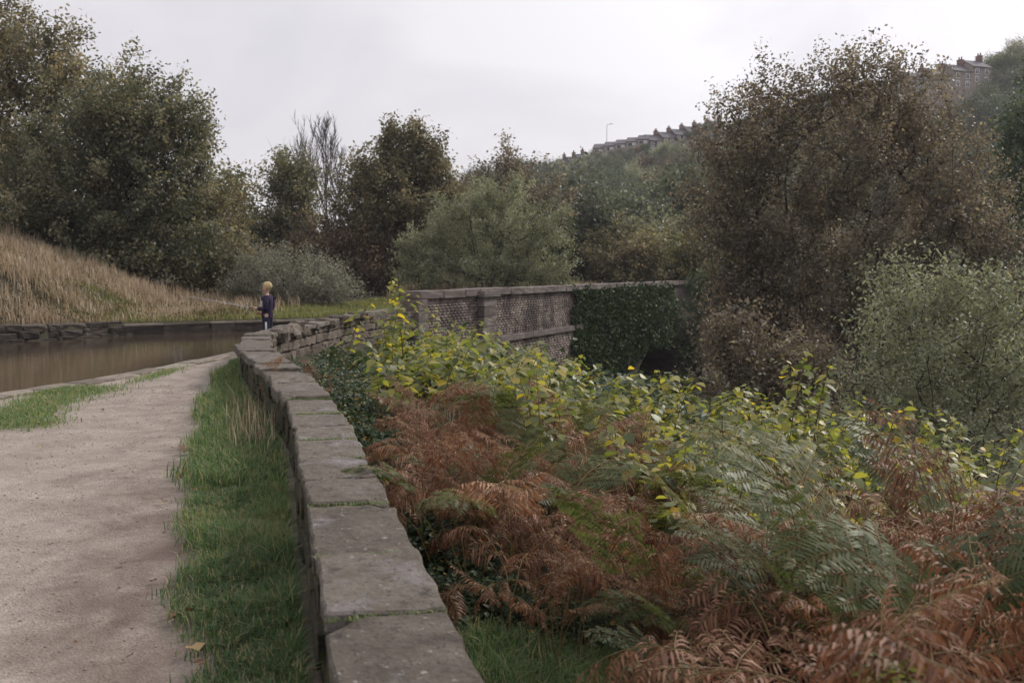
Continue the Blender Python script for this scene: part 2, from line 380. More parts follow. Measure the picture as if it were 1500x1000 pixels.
def sdist(poly, x, y):
    """signed distance to a polyline (positive on the right of its direction)"""
    x = np.asarray(x, float); y = np.asarray(y, float)
    if x.size == 1:                                  # one point: all segments at once
        A, B = poly[:-1], poly[1:]; d = B - A; L2 = np.maximum((d * d).sum(1), 1e-12); X, Y = float(x.ravel()[0]), float(y.ravel()[0])
        t = np.minimum(np.maximum(((X - A[:, 0]) * d[:, 0] + (Y - A[:, 1]) * d[:, 1]) / L2, 0), 1)
        q = (X - (A[:, 0] + t * d[:, 0])) ** 2 + (Y - (A[:, 1] + t * d[:, 1])) ** 2; i = int(np.argmin(q))
        c = d[i, 0] * (Y - A[i, 1]) - d[i, 1] * (X - A[i, 0])
        return np.full(x.shape, math.sqrt(q[i]) * (1.0 if c < 0 else -1.0))
    best = np.full(x.shape, 1e9); sg = np.ones(x.shape)
    for i in range(len(poly) - 1):
        a, b = poly[i], poly[i+1]; d = b - a; L2 = d @ d
        if L2 < 1e-12: continue
        t = np.clip(((x - a[0]) * d[0] + (y - a[1]) * d[1]) / L2, 0, 1)
        ex, ey = x - (a[0] + t * d[0]), y - (a[1] + t * d[1])
        q = ex * ex + ey * ey
        m = q < best
        cr_ = d[0] * (y - a[1]) - d[1] * (x - a[0])
        best = np.where(m, q, best); sg = np.where(m, np.where(cr_ < 0, 1.0, -1.0), sg)
    return np.sqrt(best) * sg

def hill(x, y):
    v = y + 0.30 * np.maximum(x - 10, 0)
    zr = np.where(x > -14, 21 + 0.28 * (x + 14), 21 + 0.32 * (x + 14))
    zr = np.clip(zr, 3, 75)
    t = np.clip((v - 82) / 225.0, 0, 1.0)
    h = zr * (t ** 1.5)
    back = np.clip((y - 315) / 60.0, 0, 1)
    return h - 25 * smooth01(back)

def H(x, y):
    x = np.asarray(x, float); y = np.asarray(y, float)
    dw = sdist(FULLWALL, x, y); dn = sdist(NEAR_EDGE, x, y); df = sdist(FAR_EDGE, x, y)
    dw = dw + 0.32 * smooth01((y - 29.3) / 0.8)
    drop = smooth01((y - 21) / 11.0) * 5.2
    dd = np.maximum(dw, 0)
    right = -0.10 - 0.17 * dd - 0.010 * dd ** 2 - drop * smooth01(dd / (1.6 - 1.35 * smooth01((y - 26) / 4.0)))
    right = np.maximum(right, -8.0 + 0.4 * fbm(x * 0.2, y * 0.2))
    right = right + 0.10 * fbm(x * 1.1, y * 1.1, 3.0) * np.clip(dd, 0, 1)
    tow = -0.012 + 0.0 * x
    out_l = np.maximum(-df, 0)                      # beyond the far edge
    bank = np.clip(-11.6 - x - 0.12 * (y - 33), 0, 9) * 0.37
    left = 0.06 + bank * smooth01((out_l - 0.3) / 4.5) + 0.12 * smooth01(out_l / 4) + 0.13 * fbm(x * 0.7, y * 0.7, 1.0) * smooth01(out_l / 2)
    left = left + 0.35 * smooth01((out_l - 6) / 25)
    z = np.where(dn > 0, np.where(dw > 0, right, tow), np.where(df > 0, -1.3, left))
    sa = (x - P0[0]) * PDIR[0] + (y - P0[1]) * PDIR[1]; oa = (x - P0[0]) * PNRM[0] + (y - P0[1]) * PNRM[1]
    z = np.where((np.abs(sa - 31) < 8.2) & (oa > -5.3) & (oa < 0.6), -6.5, z)
    # beyond the aqueduct the valley side and the hill
    z = z + hill(x, y)
    return z
def h1(x, y): return float(H(np.array([x]), np.array([y]))[0])

def grid_mesh(name, xs, ys, mat, zf):
    X, Y = np.meshgrid(xs, ys); Z = zf(X, Y)
    v = np.stack([X, Y, Z], -1).reshape(-1, 3)
    nx, ny = len(xs), len(ys)
    i = (np.arange(ny - 1)[:, None] * nx + np.arange(nx - 1)[None]).ravel()
    f = np.stack([i, i + 1, i + nx + 1, i + nx], -1)
    return np_mesh(name, v, f, mat, smooth=True)

xs = np.concatenate([-np.geomspace(620, 31, 22), np.arange(-30, 14.01, 0.22), np.geomspace(14.5, 620, 50)])
ys = np.concatenate([-np.geomspace(150, 4, 10), np.arange(-3.5, 62, 0.22), np.geomspace(62.5, 420, 70), np.geomspace(450, 700, 6)])
ground = tag(link('ground', grid_mesh('ground', xs, ys, M_GROUND, H)), kind='structure')

# canal water
poly = np.vstack([NEAR_EDGE + np.array([0.12, 0.0]), (FAR_EDGE + np.array([-0.15, 0.15]))[::-1]])
bm = bmesh.new()
vs = [bm.verts.new((p[0], p[1], WATER_Z)) for p in poly]
f = bm.faces.new(vs)
if f.calc_area() and f.normal.z < 0: f.normal_flip()
bmesh.ops.triangulate(bm, faces=bm.faces[:])
bm.normal_update()
for f in bm.faces:
    if f.normal.z < 0: f.normal_flip()
water = tag(link('canal_water', bm_mesh('canal_water', bm, M_WATER)), kind='structure')

# towpath: a strip between the canal edge and the verge, slightly uneven
def interp_x(poly, y):
    o = np.argsort(poly[:, 1]); return np.interp(y, poly[o, 1], poly[o, 0])
pys = np.concatenate([np.arange(-3, 14, 0.05), np.arange(14, 31, 0.12)])
ncol = 70
rows = []
tints = []
for y in pys:
    xl = interp_x(NEAR_EDGE, y) + 0.30
    xr = interp_x(WALL, y) - 0.16
    u = np.linspace(0, 1, ncol)
    x = xl + (xr - xl) * u
    dr = (xr - x)                       # distance from the wall
    z = 0.006 + 0.012 * fbm(x * 2.3, np.full_like(x, y * 2.3), 5.0) + 0.008 * fbm(x * 7, np.full_like(x, y * 7.0), 9.0)
    z += 0.03 * smooth01((0.75 - dr) / 0.6)
    rows.append(np.stack([x, np.full_like(x, y), z], -1))
    edge = 0.35 + np.interp(y, [2, 3, 4.1, 6.1, 8, 10, 12, 15, 17.5], [.28, .36, .48, .74, .86, .86, .68, .38, .1]) + 0.05 * np.sin(y * 1.7) + 0.05 * np.sin(y * 4.1)
    tints.append(np.clip(1.0 - (dr - edge) / 1.0, 0, 1) * (0.55 + 0.45 * smooth01((9.5 - y) / 4)))
pv = np.concatenate(rows); pt = np.concatenate(tints)
i = (np.arange(len(pys) - 1)[:, None] * ncol + np.arange(ncol - 1)[None]).ravel()
path = tag(link('towpath', np_mesh('towpath', pv, np.stack([i, i + 1, i + ncol + 1, i + ncol], -1), M_PATH, tint=pt, smooth=True)), kind='structure')

# ------------------------------------------------------------------ stone pieces
def rough_block(seed, cuts=2, jit=0.05, mat=None, name='stone', taper=0.06, bevel=0.06):
    """a unit block (1 x 1 x 1, centred) with uneven faces"""
    r = random.Random(seed)
    bm = bmesh.new(); bmesh.ops.create_cube(bm, size=1.0)
    for v in bm.verts:
        v.co.x *= 1 + r.uniform(-taper, taper); v.co.y *= 1 + r.uniform(-taper, taper); v.co.z *= 1 + r.uniform(-taper, taper)
    if bevel: bmesh.ops.bevel(bm, geom=bm.edges[:], offset=bevel, segments=1, affect='EDGES')
    if cuts: bmesh.ops.subdivide_edges(bm, edges=[e for e in bm.edges if e.calc_length() > 0.4], cuts=cuts, use_grid_fill=True)
    for v in bm.verts:
        n = mnoise.noise_vector(v.co * 2.3 + Vector((seed * 3.1, seed, 0)))
        v.co += n * jit
    return bm_mesh(name, bm, mat)

RUBBLE = [rough_block(i, 1, 0.15, M_STONE, taper=0.16, bevel=0.12) for i in range(8)]
MOSSY = [rough_block(20 + i, 1, 0.06, M_MOSSY) for i in range(8)]
BANKST = [rough_block(40 + i, 1, 0.09, M_BANKSTONE, bevel=0.1) for i in range(6)]
KERBST = [rough_block(60 + i, 1, 0.035, M_KERB, taper=0.03, bevel=0.03) for i in range(6)]
FKERB = [rough_block(70 + i, 1, 0.05, M_BANKSTONE, taper=0.04, bevel=0.05) for i in range(6)]
PCOPE = [rough_block(80 + i, 1, 0.025, M_PARACOPE, taper=0.02, bevel=0.03) for i in range(5)]

class Line:
    def __init__(s, pts):
        s.p = np.asarray(pts, float); d = np.linalg.norm(np.diff(s.p, axis=0), axis=1)
        s.c = np.concatenate([[0], np.cumsum(d)]); s.L = s.c[-1]
    def pos(s, t): return np.array([np.interp(t, s.c, s.p[:, 0]), np.interp(t, s.c, s.p[:, 1])])
    def tan(s, t):
        d = s.pos(t + 0.15) - s.pos(t - 0.15); return d / np.linalg.norm(d)
    def at_y(s, y): return float(np.interp(y, s.p[:, 1], s.c))

wl_ = Line(WALL)
WTOP = 0.50
def slab_mesh(seed, L, W, T, mat):
    """a flagstone: L along x, W along y, uneven top, chipped rim, sides down"""
    r = random.Random(seed)
    bm = bmesh.new(); bmesh.ops.create_cube(bm, size=1.0)
    for v in bm.verts: v.co = Vector((v.co.x * L, v.co.y * W, v.co.z * T))
    bmesh.ops.bevel(bm, geom=bm.edges[:], offset=0.010, segments=1, affect='EDGES')
    long_ = [e for e in bm.edges if e.calc_length() > 0.2]
    bmesh.ops.subdivide_edges(bm, edges=long_, cuts=7, use_grid_fill=True)
    sk = [r.uniform(-0.02, 0.02) for _ in range(4)]
    for v in bm.verts:
        a, b = v.co.x / L, v.co.y / W
        if b > 0: v.co.x += sk[0] * 2 * a * 0 + sk[1] * b
        n = mnoise.noise_vector(Vector((v.co.x * 5 + seed * 1.7, v.co.y * 5, v.co.z * 3)))
        n2 = mnoise.noise_vector(Vector((v.co.x * 16 + seed, v.co.y * 16, 4)))
        edge = max(abs(a), abs(b)) * 2
        v.co.x += (0.014 * n.x + 0.006 * n2.x); v.co.y += (0.014 * n.y + 0.006 * n2.y) * (1.4 if edge > 0.9 else 0.6)
        v.co.z += 0.010 * n.z + 0.004 * n2.z - (0.010 * max(0, n2.x) if edge > 0.93 else 0)
    # a broken corner here and there
    if r.random() < 0.65:
        cx, cy = r.choice([-1, 1]) * L / 2, r.choice([-1, 1]) * W / 2
        for v in bm.verts:
            d = math.hypot(v.co.x - cx, v.co.y - cy)
            if d < 0.11: v.co.z -= (0.11 - d) * 0.45 * (1 if v.co.z > 0 else 0)
    return bm_mesh('coping_slab', bm, mat)

low_wall = empty('low_stone_wall', (WALL[len(WALL)//2][0], WALL[len(WALL)//2][1], 0))
tag(low_wall, 'low sandstone wall topped with flat coping slabs, running beside the towpath', 'wall')
bpy.context.view_layer.update()
LWI = np.array(low_wall.location)
def onwall(name, mesh, x, y, z, rz, scale=(1, 1, 1), rx=0, ry=0):
    return link(name, mesh, low_wall, Vector((x, y, z)) - low_wall.location, (rx, ry, rz), scale)
# core
cv, cf = [], []
ts = np.arange(0, wl_.L, 0.4)
for k, t in enumerate(ts):
    p = wl_.pos(t); d = wl_.tan(t); n = np.array([d[1], -d[0]])
    for off, z in ((-0.15, -0.3), (0.15, -1.2), (0.15, WTOP - 0.08), (-0.15, WTOP - 0.08)):
        q = p + n * off; cv.append((q[0] - LWI[0], q[1] - LWI[1], z))
    if k:
        a, b = 4 * (k - 1), 4 * k
        for j in range(4): cf.append((a + j, a + (j + 1) % 4, b + (j + 1) % 4, b + j))
link('core', np_mesh('core', cv, np.array(cf), M_MORTAR), low_wall)
# coping slabs: joints at these distances along the towpath, then ragged ones further on
joints = [-2.0, -1.2, -0.3, 0.6, 1.5, 2.4, 3.36, 4.08, 4.99, 5.55, 6.23, 6.95, 7.55, 8.2, 9.1]
y = 9.1; rr = random.Random(4)
while y < 29.9:
    y += rr.uniform(0.6, 1.05); joints.append(y)
for k in range(len(joints) - 1):
    t0, t1 = wl_.at_y(joints[k]), wl_.at_y(joints[k + 1]); L = t1 - t0
    p = wl_.pos((t0 + t1) / 2); d = wl_.tan((t0 + t1) / 2); far = joints[k] > 9
    W = rr.uniform(0.40, 0.42) if not far else rr.uniform(0.42, 0.5)
    me = slab_mesh(100 + k, L - (0.020 if not far else 0.05), W, 0.075 if not far else rr.uniform(0.075, 0.12), M_SLAB)
    n = np.array([d[1], -d[0]]); off = rr.uniform(-0.012, 0.012) if not far else rr.uniform(-0.045, 0.045)
    p = p + n * off
    dz = rr.uniform(-0.013, 0.013) if not far else rr.uniform(-0.04, 0.015)
    onwall('coping_slab', me, p[0], p[1], WTOP - 0.0375 + dz, math.atan2(d[1], d[0]) + rr.uniform(-0.012, 0.012) * (4 if far else 1), (1, 1, 1),
           rr.uniform(-0.008, 0.008) * (4 if far else 1), rr.uniform(-0.006, 0.006) * (4 if far else 1))
# face stones: path side (mossy) and valley side (rubble)
nst = 0
for side, meshes, y0, y1, rows_ in ((-1, MOSSY, 1.6, 17.5, 3), (1, RUBBLE, 13.0, 30.6, 4)):
    for row in range(rows_):
        hh = 0.145 if side < 0 else 0.20
        zc = WTOP - 0.078 - hh * (row + 0.5)
        t = wl_.at_y(y0) + rr.uniform(0, 0.2); te = wl_.at_y(y1)
        while t < te:
            L = rr.uniform(0.28, 0.6); p = wl_.pos(t + L / 2); d = wl_.tan(t + L / 2); n = np.array([d[1], -d[0]])
            q = p + n * side * (0.135 + rr.uniform(-0.015, 0.02))
            onwall('stone', rr.choice(meshes), q[0], q[1], zc + rr.uniform(-0.01, 0.01), math.atan2(d[1], d[0]) + rr.uniform(-0.03, 0.03),
                   (L - 0.02, 0.12, (hh - 0.015) * rr.uniform(0.9, 1.05)))
            t += L; nst += 1
            if nst > 296: break
# loose, tumbled stones on the broken part of the wall
for k in range(12):
    yy = rr.uniform(18.5, 27.5); t = wl_.at_y(yy); p = wl_.pos(t); d = wl_.tan(t); n = np.array([d[1], -d[0]])
    q = p + n * rr.uniform(0.1, 0.25)
    onwall('loose_stone', rr.choice(RUBBLE), q[0], q[1], WTOP - rr.uniform(0.02, 0.16), rr.uniform(0, 3), (rr.uniform(0.25, 0.5), rr.uniform(0.2, 0.32), rr.uniform(0.16, 0.3)), rr.uniform(-.2, .2), rr.uniform(-.2, .2))

# canal edges
def edge_stones(root, line, t0, t1, meshes, lmin, lmax, W, T, ztop, off, jitter, name='edge_stone', seed=1):
    r = random.Random(seed); t = t0
    while t < t1:
        L = r.uniform(lmin, lmax); p = line.pos(t + L / 2); d = line.tan(t + L / 2); n = np.array([d[1], -d[0]])
        q = p + n * (off + r.uniform(-jitter, jitter))
        o = link(name, r.choice(meshes), root, Vector((q[0], q[1], ztop - T / 2 + r.uniform(-jitter, jitter) * 0.6)) - root.location,
                 (r.uniform(-1, 1) * jitter * 0.6, r.uniform(-1, 1) * jitter * 0.4, math.atan2(d[1], d[0]) + r.uniform(-1, 1) * jitter), (L - 0.015, W * r.uniform(0.92, 1.08), T))
        t += L
nl = Line(NEAR_EDGE); fl = Line(FAR_EDGE)
near_kerb = empty('canal_edging', (-6, 14, 0))
tag(near_kerb, 'pale stone edging along the towpath side of the canal', 'edging')
edge_stones(near_kerb, nl, nl.at_y(5), nl.at_y(31), KERBST, 0.6, 1.15, 0.42, 0.5, 0.035, 0.16, 0.012, seed=3)
far_kerb = empty('canal_bank_edging', (-8, 32, 0))
tag(far_kerb, 'squared stone edging on the far grassy side of the canal', 'edging')
edge_stones(far_kerb, fl, fl.at_y(30.2), fl.at_y(50), FKERB, 0.8, 1.5, 0.42, 0.5, -0.03, -0.15, 0.012, seed=5)
edge_stones(far_kerb, fl, fl.at_y(30.2), fl.at_y(50), KERBST, 0.8, 1.5, 0.46, 0.06, 0.035, -0.15, 0.008, 'edge_slab', seed=5)
bank_wall = empty('bank_rubble_wall', (-15, 26, 0))
tag(bank_wall, 'dark broken rubble stones holding the foot of the dry grass bank', 'wall')
for row in range(3):
    edge_stones(bank_wall, fl, fl.at_y(17.5), fl.at_y(30.2), BANKST, 0.35, 0.95, 0.5, 0.22, 0.15 - 0.19 * row, -0.15 - 0.05 * (2 - row), 0.05, 'stone', seed=11 + row)

# ------------------------------------------------------------------ aqueduct parapet
parapet = empty('aqueduct_parapet', (P0[0], P0[1], 0), math.atan2(PDIR[1], PDIR[0]))
tag(parapet, 'old brick aqueduct wall with stone coping, crossing the valley behind the yellow-green bushes', 'aqueduct')
# local frame: x along the wall, y = -outward
def arch_bottom(s):
    c, hw, crown, spring = 31.0, 7.5, -2.1, -6.0
    u = (s - c) / hw
    return np.where(np.abs(u) < 1, spring + (crown - spring) * np.sqrt(np.clip(1 - u * u, 0, 1)), -9.0)
PT = 0.78
ss = np.concatenate([np.arange(1.2, 23.4, 1.0), np.linspace(23.5, 38.5, 50), np.arange(39, 60, 2)])
body_v, body_f = [], []
zb = arch_bottom(ss)
for k, s in enumerate(ss):
    body_v += [(s, 0.0, zb[k]), (s, 0.0, PT), (s, 0.42, PT), (s, 0.42, -1.4), (s, 5.4, -1.4), (s, 5.4, zb[k])]
    if k:
        a, b = 6 * (k - 1), 6 * k
        for j in range(6): body_f.append((a + j, a + (j + 1) % 6, b + (j + 1) % 6, b + j))
link('wall_body', np_mesh('wall_body', body_v, np.array(body_f), M_BRICKCORE), parapet)
# brickwork: real bricks, too small here to pick apart
bx0 = np.array([[-.5, -.5, -.5], [.5, -.5, -.5], [.5, .5, -.5], [-.5, .5, -.5], [-.5, -.5, .5], [.5, -.5, .5], [.5, .5, .5], [-.5, .5, .5]])
bfq = np.array([[0, 1, 5, 4], [1, 2, 6, 5], [3, 0, 4, 7], [4, 5, 6, 7], [0, 3, 2, 1]])
BV, BF, BT = [], [], []
def add_bricks(s0, s1, z0, z1, out, ch, bl, tbase):
    z = z1 - ch / 2; row = 0
    while z > z0:
        s = s0 + (bl / 2 if row % 2 else 0) - RNG.uniform(0, 0.03)
        while s < s1:
            l = bl * RNG.uniform(0.93, 1.05)
            if abs(s + l / 2 - 5.9) > 0.55 or z < -0.55:
                if arch_bottom(np.array([s]))[0] < z - 0.1:
                    n = len(BV) * 8
                    BV.append(bx0 * np.array([l - 0.009, 0.1, ch - 0.008]) + np.array([s + l / 2, -out + 0.046 + RNG.normal(0, 0.005), z]))
                    BF.append(bfq + n); BT.append(np.full(8, np.clip(RNG.normal(tbase, 0.24), 0, 1)))
            s += l
        z -= ch; row += 1
add_bricks(1.2, 19.0, -0.70, PT - 0.02, 0.01, 0.092, 0.27, 0.55)
add_bricks(1.2, 19.0, -4.2, -0.93, 0.03, 0.105, 0.34, 0.72)
bw = link('brickwork', np_mesh('brickwork', np.concatenate(BV), np.concatenate(BF), M_BRICK, tint=np.concatenate(BT)), parapet)
bw['kind'] = 'stuff'
def pbox(name, s0, s1, y0, y1, z0, z1, mesh):
    return link(name, mesh, parapet, ((s0 + s1) / 2, (y0 + y1) / 2, (z0 + z1) / 2), None, (s1 - s0, y1 - y0, z1 - z0))
s = 1.05
while s < 40:
    l = rr.uniform(1.0, 1.7); dz = rr.uniform(-0.01, 0.012)
    pbox('coping_stone', s, s + l - 0.012, -0.13, 0.5, PT - 0.02 + dz, PT + 0.22 + dz, rr.choice(PCOPE)); s += l
s = 1.1
while s < 24:
    l = rr.uniform(0.9, 1.4); pbox('string_course_stone', s, s + l - 0.012, -0.13, 0.1, -0.93, -0.71, rr.choice(PCOPE)); s += l
for k in range(6): pbox('pier_stone', 0.86, 1.5, -0.17, 0.46, PT - 0.03 - 0.34 * (k + 1) + 0.006, PT - 0.03 - 0.34 * k - 0.006, PCOPE[k % 5])
pbox('pilaster_cap', 5.2, 6.6, -0.36, 0.1, PT - 0.06, PT + 0.16, PCOPE[1])
for k in range(5): pbox('pilaster_stone', 5.38, 6.42, -0.27, 0.1, PT - 0.06 - 0.34 * (k + 1) + 0.008, PT - 0.06 - 0.34 * k - 0.008, PCOPE[k])

# ------------------------------------------------------------------ leaf / blade builders
def rand_dirs(n, rng):
    v = rng.normal(size=(n, 3)); return v / np.linalg.norm(v, axis=1, keepdims=True)

def leaf_quads(P, size, rng, flat=0.45, aspect=0.55, fold=0.15, down=0.0):
    """one folded diamond per point; returns verts (4n,3), faces (n,4)"""
    n = len(P)
    nrm = rand_dirs(n, rng) * (1 - flat) + np.array([0, 0, 1.0]) * flat
    nrm /= np.linalg.norm(nrm, axis=1, keepdims=True)
    a = rand_dirs(n, rng); a[:, 2] -= down
    a -= nrm * np.sum(a * nrm, 1, keepdims=True); a /= np.linalg.norm(a, axis=1, keepdims=True) + 1e-9
    b = np.cross(nrm, a)
    s = (size * rng.uniform(0.65, 1.35, n))[:, None]
    v = np.stack([P - a * s * 0.5, P + b * s * 0.5 * aspect + nrm * s * fold * 0.5, P + a * s * 0.5, P - b * s * 0.5 * aspect + nrm * s * fold * 0.5], 1).reshape(-1, 3)
    f = np.arange(4 * n).reshape(n, 4)
    return v, f

def tubes(segs, sides=5):
    """segs: list of (p0, p1, r0, r1) -> verts, quads"""
    if not len(segs): return np.zeros((0, 3)), np.zeros((0, 4), int)
    p0 = np.array([s[0] for s in segs]); p1 = np.array([s[1] for s in segs])
    r0 = np.array([s[2] for s in segs]); r1 = np.array([s[3] for s in segs])
    d = p1 - p0; d /= np.linalg.norm(d, axis=1, keepdims=True) + 1e-9
    ref = np.where(np.abs(d[:, 2:3]) > 0.9, np.array([[1.0, 0, 0]]), np.array([[0, 0, 1.0]]))
    u = np.cross(d, ref); u /= np.linalg.norm(u, axis=1, keepdims=True); w = np.cross(d, u)
    ang = np.arange(sides) * 2 * np.pi / sides
    ring = u[:, None] * np.cos(ang)[None, :, None] + w[:, None] * np.sin(ang)[None, :, None]
    A = p0[:, None] + ring * r0[:, None, None]; B = p1[:, None] + ring * r1[:, None, None]
    v = np.concatenate([A, B], 1).reshape(-1, 3)
    base = (np.arange(len(segs)) * 2 * sides)[:, None]; j = np.arange(sides)[None]; jn = (j + 1) % sides
    f = np.stack([base + j, base + jn, base + sides + jn, base + sides + j], -1).reshape(-1, 4)
    return v, f

def blades(P, hgt, wid, rng, lean=0.5, tint=None, dirx=None):
    """grass blades: 5 verts, two quads... (quad + tri) each, bending over"""
    n = len(P)
    ang = rng.uniform(0, 2 * np.pi, n)
    d = np.stack([np.cos(ang), np.sin(ang), np.zeros(n)], 1)
    if dirx is not None: d = d * 0.6 + dirx; d /= np.linalg.norm(d, axis=1, keepdims=True) + 1e-9
    side = np.stack([-d[:, 1], d[:, 0], np.zeros(n)], 1)
    h = hgt * rng.uniform(0.55, 1.3, n); w = wid * rng.uniform(0.7, 1.3, n); l = lean * rng.uniform(0.1, 1.3, n)
    up = np.array([0, 0, 1.0])
    m = P + up * (h * 0.55)[:, None] + d * (h * l * 0.25)[:, None]
    t = P + up * (h * (1.0 - 0.28 * l))[:, None] + d * (h * l * 0.95)[:, None]
    v = np.stack([P - side * w[:, None] / 2, P + side * w[:, None] / 2, m + side * w[:, None] * 0.42, m - side * w[:, None] * 0.42, t], 1).reshape(-1, 3)
    b = np.arange(n) * 5
    q = np.stack([b, b + 1, b + 2, b + 3], 1); tr = np.stack([b + 3, b + 2, b + 4], 1)
    tt = np.repeat(rng.uniform(0, 1, n) if tint is None else tint, 5)
    return v, q, tr, tt

def grass_obj(name, P, hgt, wid, mat, lean, label, seed, cat='grass', tint=None):
    rng = np.random.default_rng(seed)
    v, q, t, tt = blades(P, hgt, wid, rng, lean, tint)
    return tag(link(name, np_mesh(name, v, [q, t], mat, tint=tt)), label, cat, kind='stuff')

def clumped(n, x0, x1, y0, y1, rng, spread=0.06, per=14):
    c = max(1, n // per)
    C = np.stack([rng.uniform(x0, x1, c), rng.uniform(y0, y1, c)], 1)
    P = np.repeat(C, per, 0) + rng.normal(0, spread, (c * per, 2))
    return P

# ------------------------------------------------------------------ trees
def lobe(px, py, rx, ry, D, depth=None):
    c = at(px, py, D); k = D / 1500.0
    return (c, np.array([rx * k, (depth if depth else (rx + ry) / 2) * k, ry * k]))

def make_tree(name, base, lobes, leafmat, seed, nclump=220, per=90, leaf=0.14, sig=0.38, stems=1, bark=None, stray=0.08, spread=0.5, trunk_r=0.16, surf=2.4, flat=0.4, aspect=0.55, bare=False, jit=0.35):
    rng = np.random.default_rng(seed)
    base = np.asarray(base, float)
    vol = np.array([np.prod(l[1]) ** 0.75 for l in lobes]); vol /= vol.sum()
    A = []
    for _ in range(nclump):
        c, r = lobes[rng.choice(len(lobes), p=vol)]
        d = rand_dirs(1, rng)[0]
        rad = rng.uniform(0, 1) ** (1 / surf)
        if rng.uniform() < stray: rad = rng.uniform(1.0, 1.18)
        p = c + d * r * rad
        if p[2] < base[2] + 0.25: p[2] = base[2] + 0.25 + rng.uniform(0, 0.4)
        A.append(p)
    A = np.array(A)
    top = A[:, 2].max()
    NB = np.zeros((len(A) * 3 + stems * 8 + 8, 3)); NB[0] = base; nodes = [base.copy()]; par = [-1]
    # stems
    cen = sum(l[0] * w for l, w in zip(lobes, vol))
    for s_ in range(stems):
        ang = 2 * np.pi * (s_ + rng.uniform(0, 0.6)) / stems
        tgt = cen.copy(); tgt[2] = base[2] + (top - base[2]) * rng.uniform(0.62, 0.85)
        rr_ = spread * (lobes[0][1][0]) * (0 if stems == 1 else rng.uniform(0.5, 1.0))
        tgt[0] += np.cos(ang) * rr_; tgt[1] += np.sin(ang) * rr_
        prev = 0; n = 7
        for k in range(1, n + 1):
            u = k / n
            q = base + (tgt - base) * np.array([u ** 1.15, u ** 1.15, u]) + rng.normal(0, 0.02, 3) * (top - base[2]) * jit
            nodes.append(q); par.append(prev); prev = len(nodes) - 1
    order = np.argsort(np.linalg.norm(A - (base + np.array([0, 0, 0.3 * (top - base[2])])), axis=1))
    leafnode = []; nb = 1
    for i in order:
        p = A[i]
        if nb < len(nodes): NB[nb:len(nodes)] = nodes[nb:]; nb = len(nodes)
        N = NB[:nb]
        dd = N - p; hor = np.linalg.norm(dd[:, :2], axis=1)
        cost = np.linalg.norm(dd, axis=1) + 1.2 * np.maximum(0, N[:, 2] - p[2] + 0.45 * hor) 
        j = int(np.argmin(cost)); q = N[j]; L = np.linalg.norm(p - q)
        prev = j
        m = 3 if L > 0.8 else 2
        for k in range(1, m + 1):
            u = k / m
            w = q + (p - q) * u
            w[2] += -0.10 * L * math.sin(math.pi * u)
            if k < m: w = w + rng.normal(0, 0.04 * L, 3)
            nodes.append(w); par.append(prev); prev = len(nodes) - 1
        leafnode.append(prev)
    cnt = np.zeros(len(nodes))
    for ln in leafnode: cnt[ln] += 1
    for k in range(len(nodes) - 1, 0, -1): cnt[par[k]] += cnt[k]
    tot = max(cnt[0], 1)
    rad = np.maximum(trunk_r * (np.maximum(cnt, 0.5) / tot) ** 0.5, 0.02 if bare else 0.010)
    segs = [(nodes[par[k]], nodes[k], rad[k] if par[k] else rad[k] * 1.15, rad[k] * 0.86) for k in range(1, len(nodes))]
    tv, tf = tubes(segs, 5)
    root = empty(name, base)
    link('trunk', np_mesh('trunk', tv - base, tf, bark or M_BARK, smooth=True), root)
    if bare: return root
    # leaves
    w = rng.uniform(0.35, 1.4, len(A))
    P = []; tn = []
    for p, ww in zip(A, w):
        n = int(per * ww)
        dr_ = (p - cen) * np.array([1, 1, 0.7]); dr_ = dr_ / (np.linalg.norm(dr_) + 1e-6) + np.array([0, 0, 0.75]) + rng.normal(0, 0.35, 3); dr_ /= np.linalg.norm(dr_)
        ns_ = 3; k_ = rng.integers(0, ns_, n); sd_ = dr_ + rng.normal(0, 0.5, (ns_, 3)); sd_ /= np.linalg.norm(sd_, axis=1, keepdims=True)
        al = rng.uniform(-0.9, 1.25, n) * sig * 1.7 * (0.7 + 0.45 * ww)
        P.append(p + sd_[k_] * al[:, None] + rng.normal(0, sig * 0.42, (n, 3))); tn.append(np.clip(rng.normal(rng.uniform(0.12, 0.72), 0.24, n), 0, 1))  # wide tint spread puts lit and dark clumps into the leaf colour
    P = np.concatenate(P); tn = np.concatenate(tn)
    lv, lf = leaf_quads(P, leaf, rng, flat, aspect)
    link('crown', np_mesh('crown', lv - base, lf, leafmat, tint=np.repeat(tn, 4)), root)
    return root

def gz(px, D):
    x = (px - 750) / 1500 * D; return (x, D, h1(x, D) - 0.1)

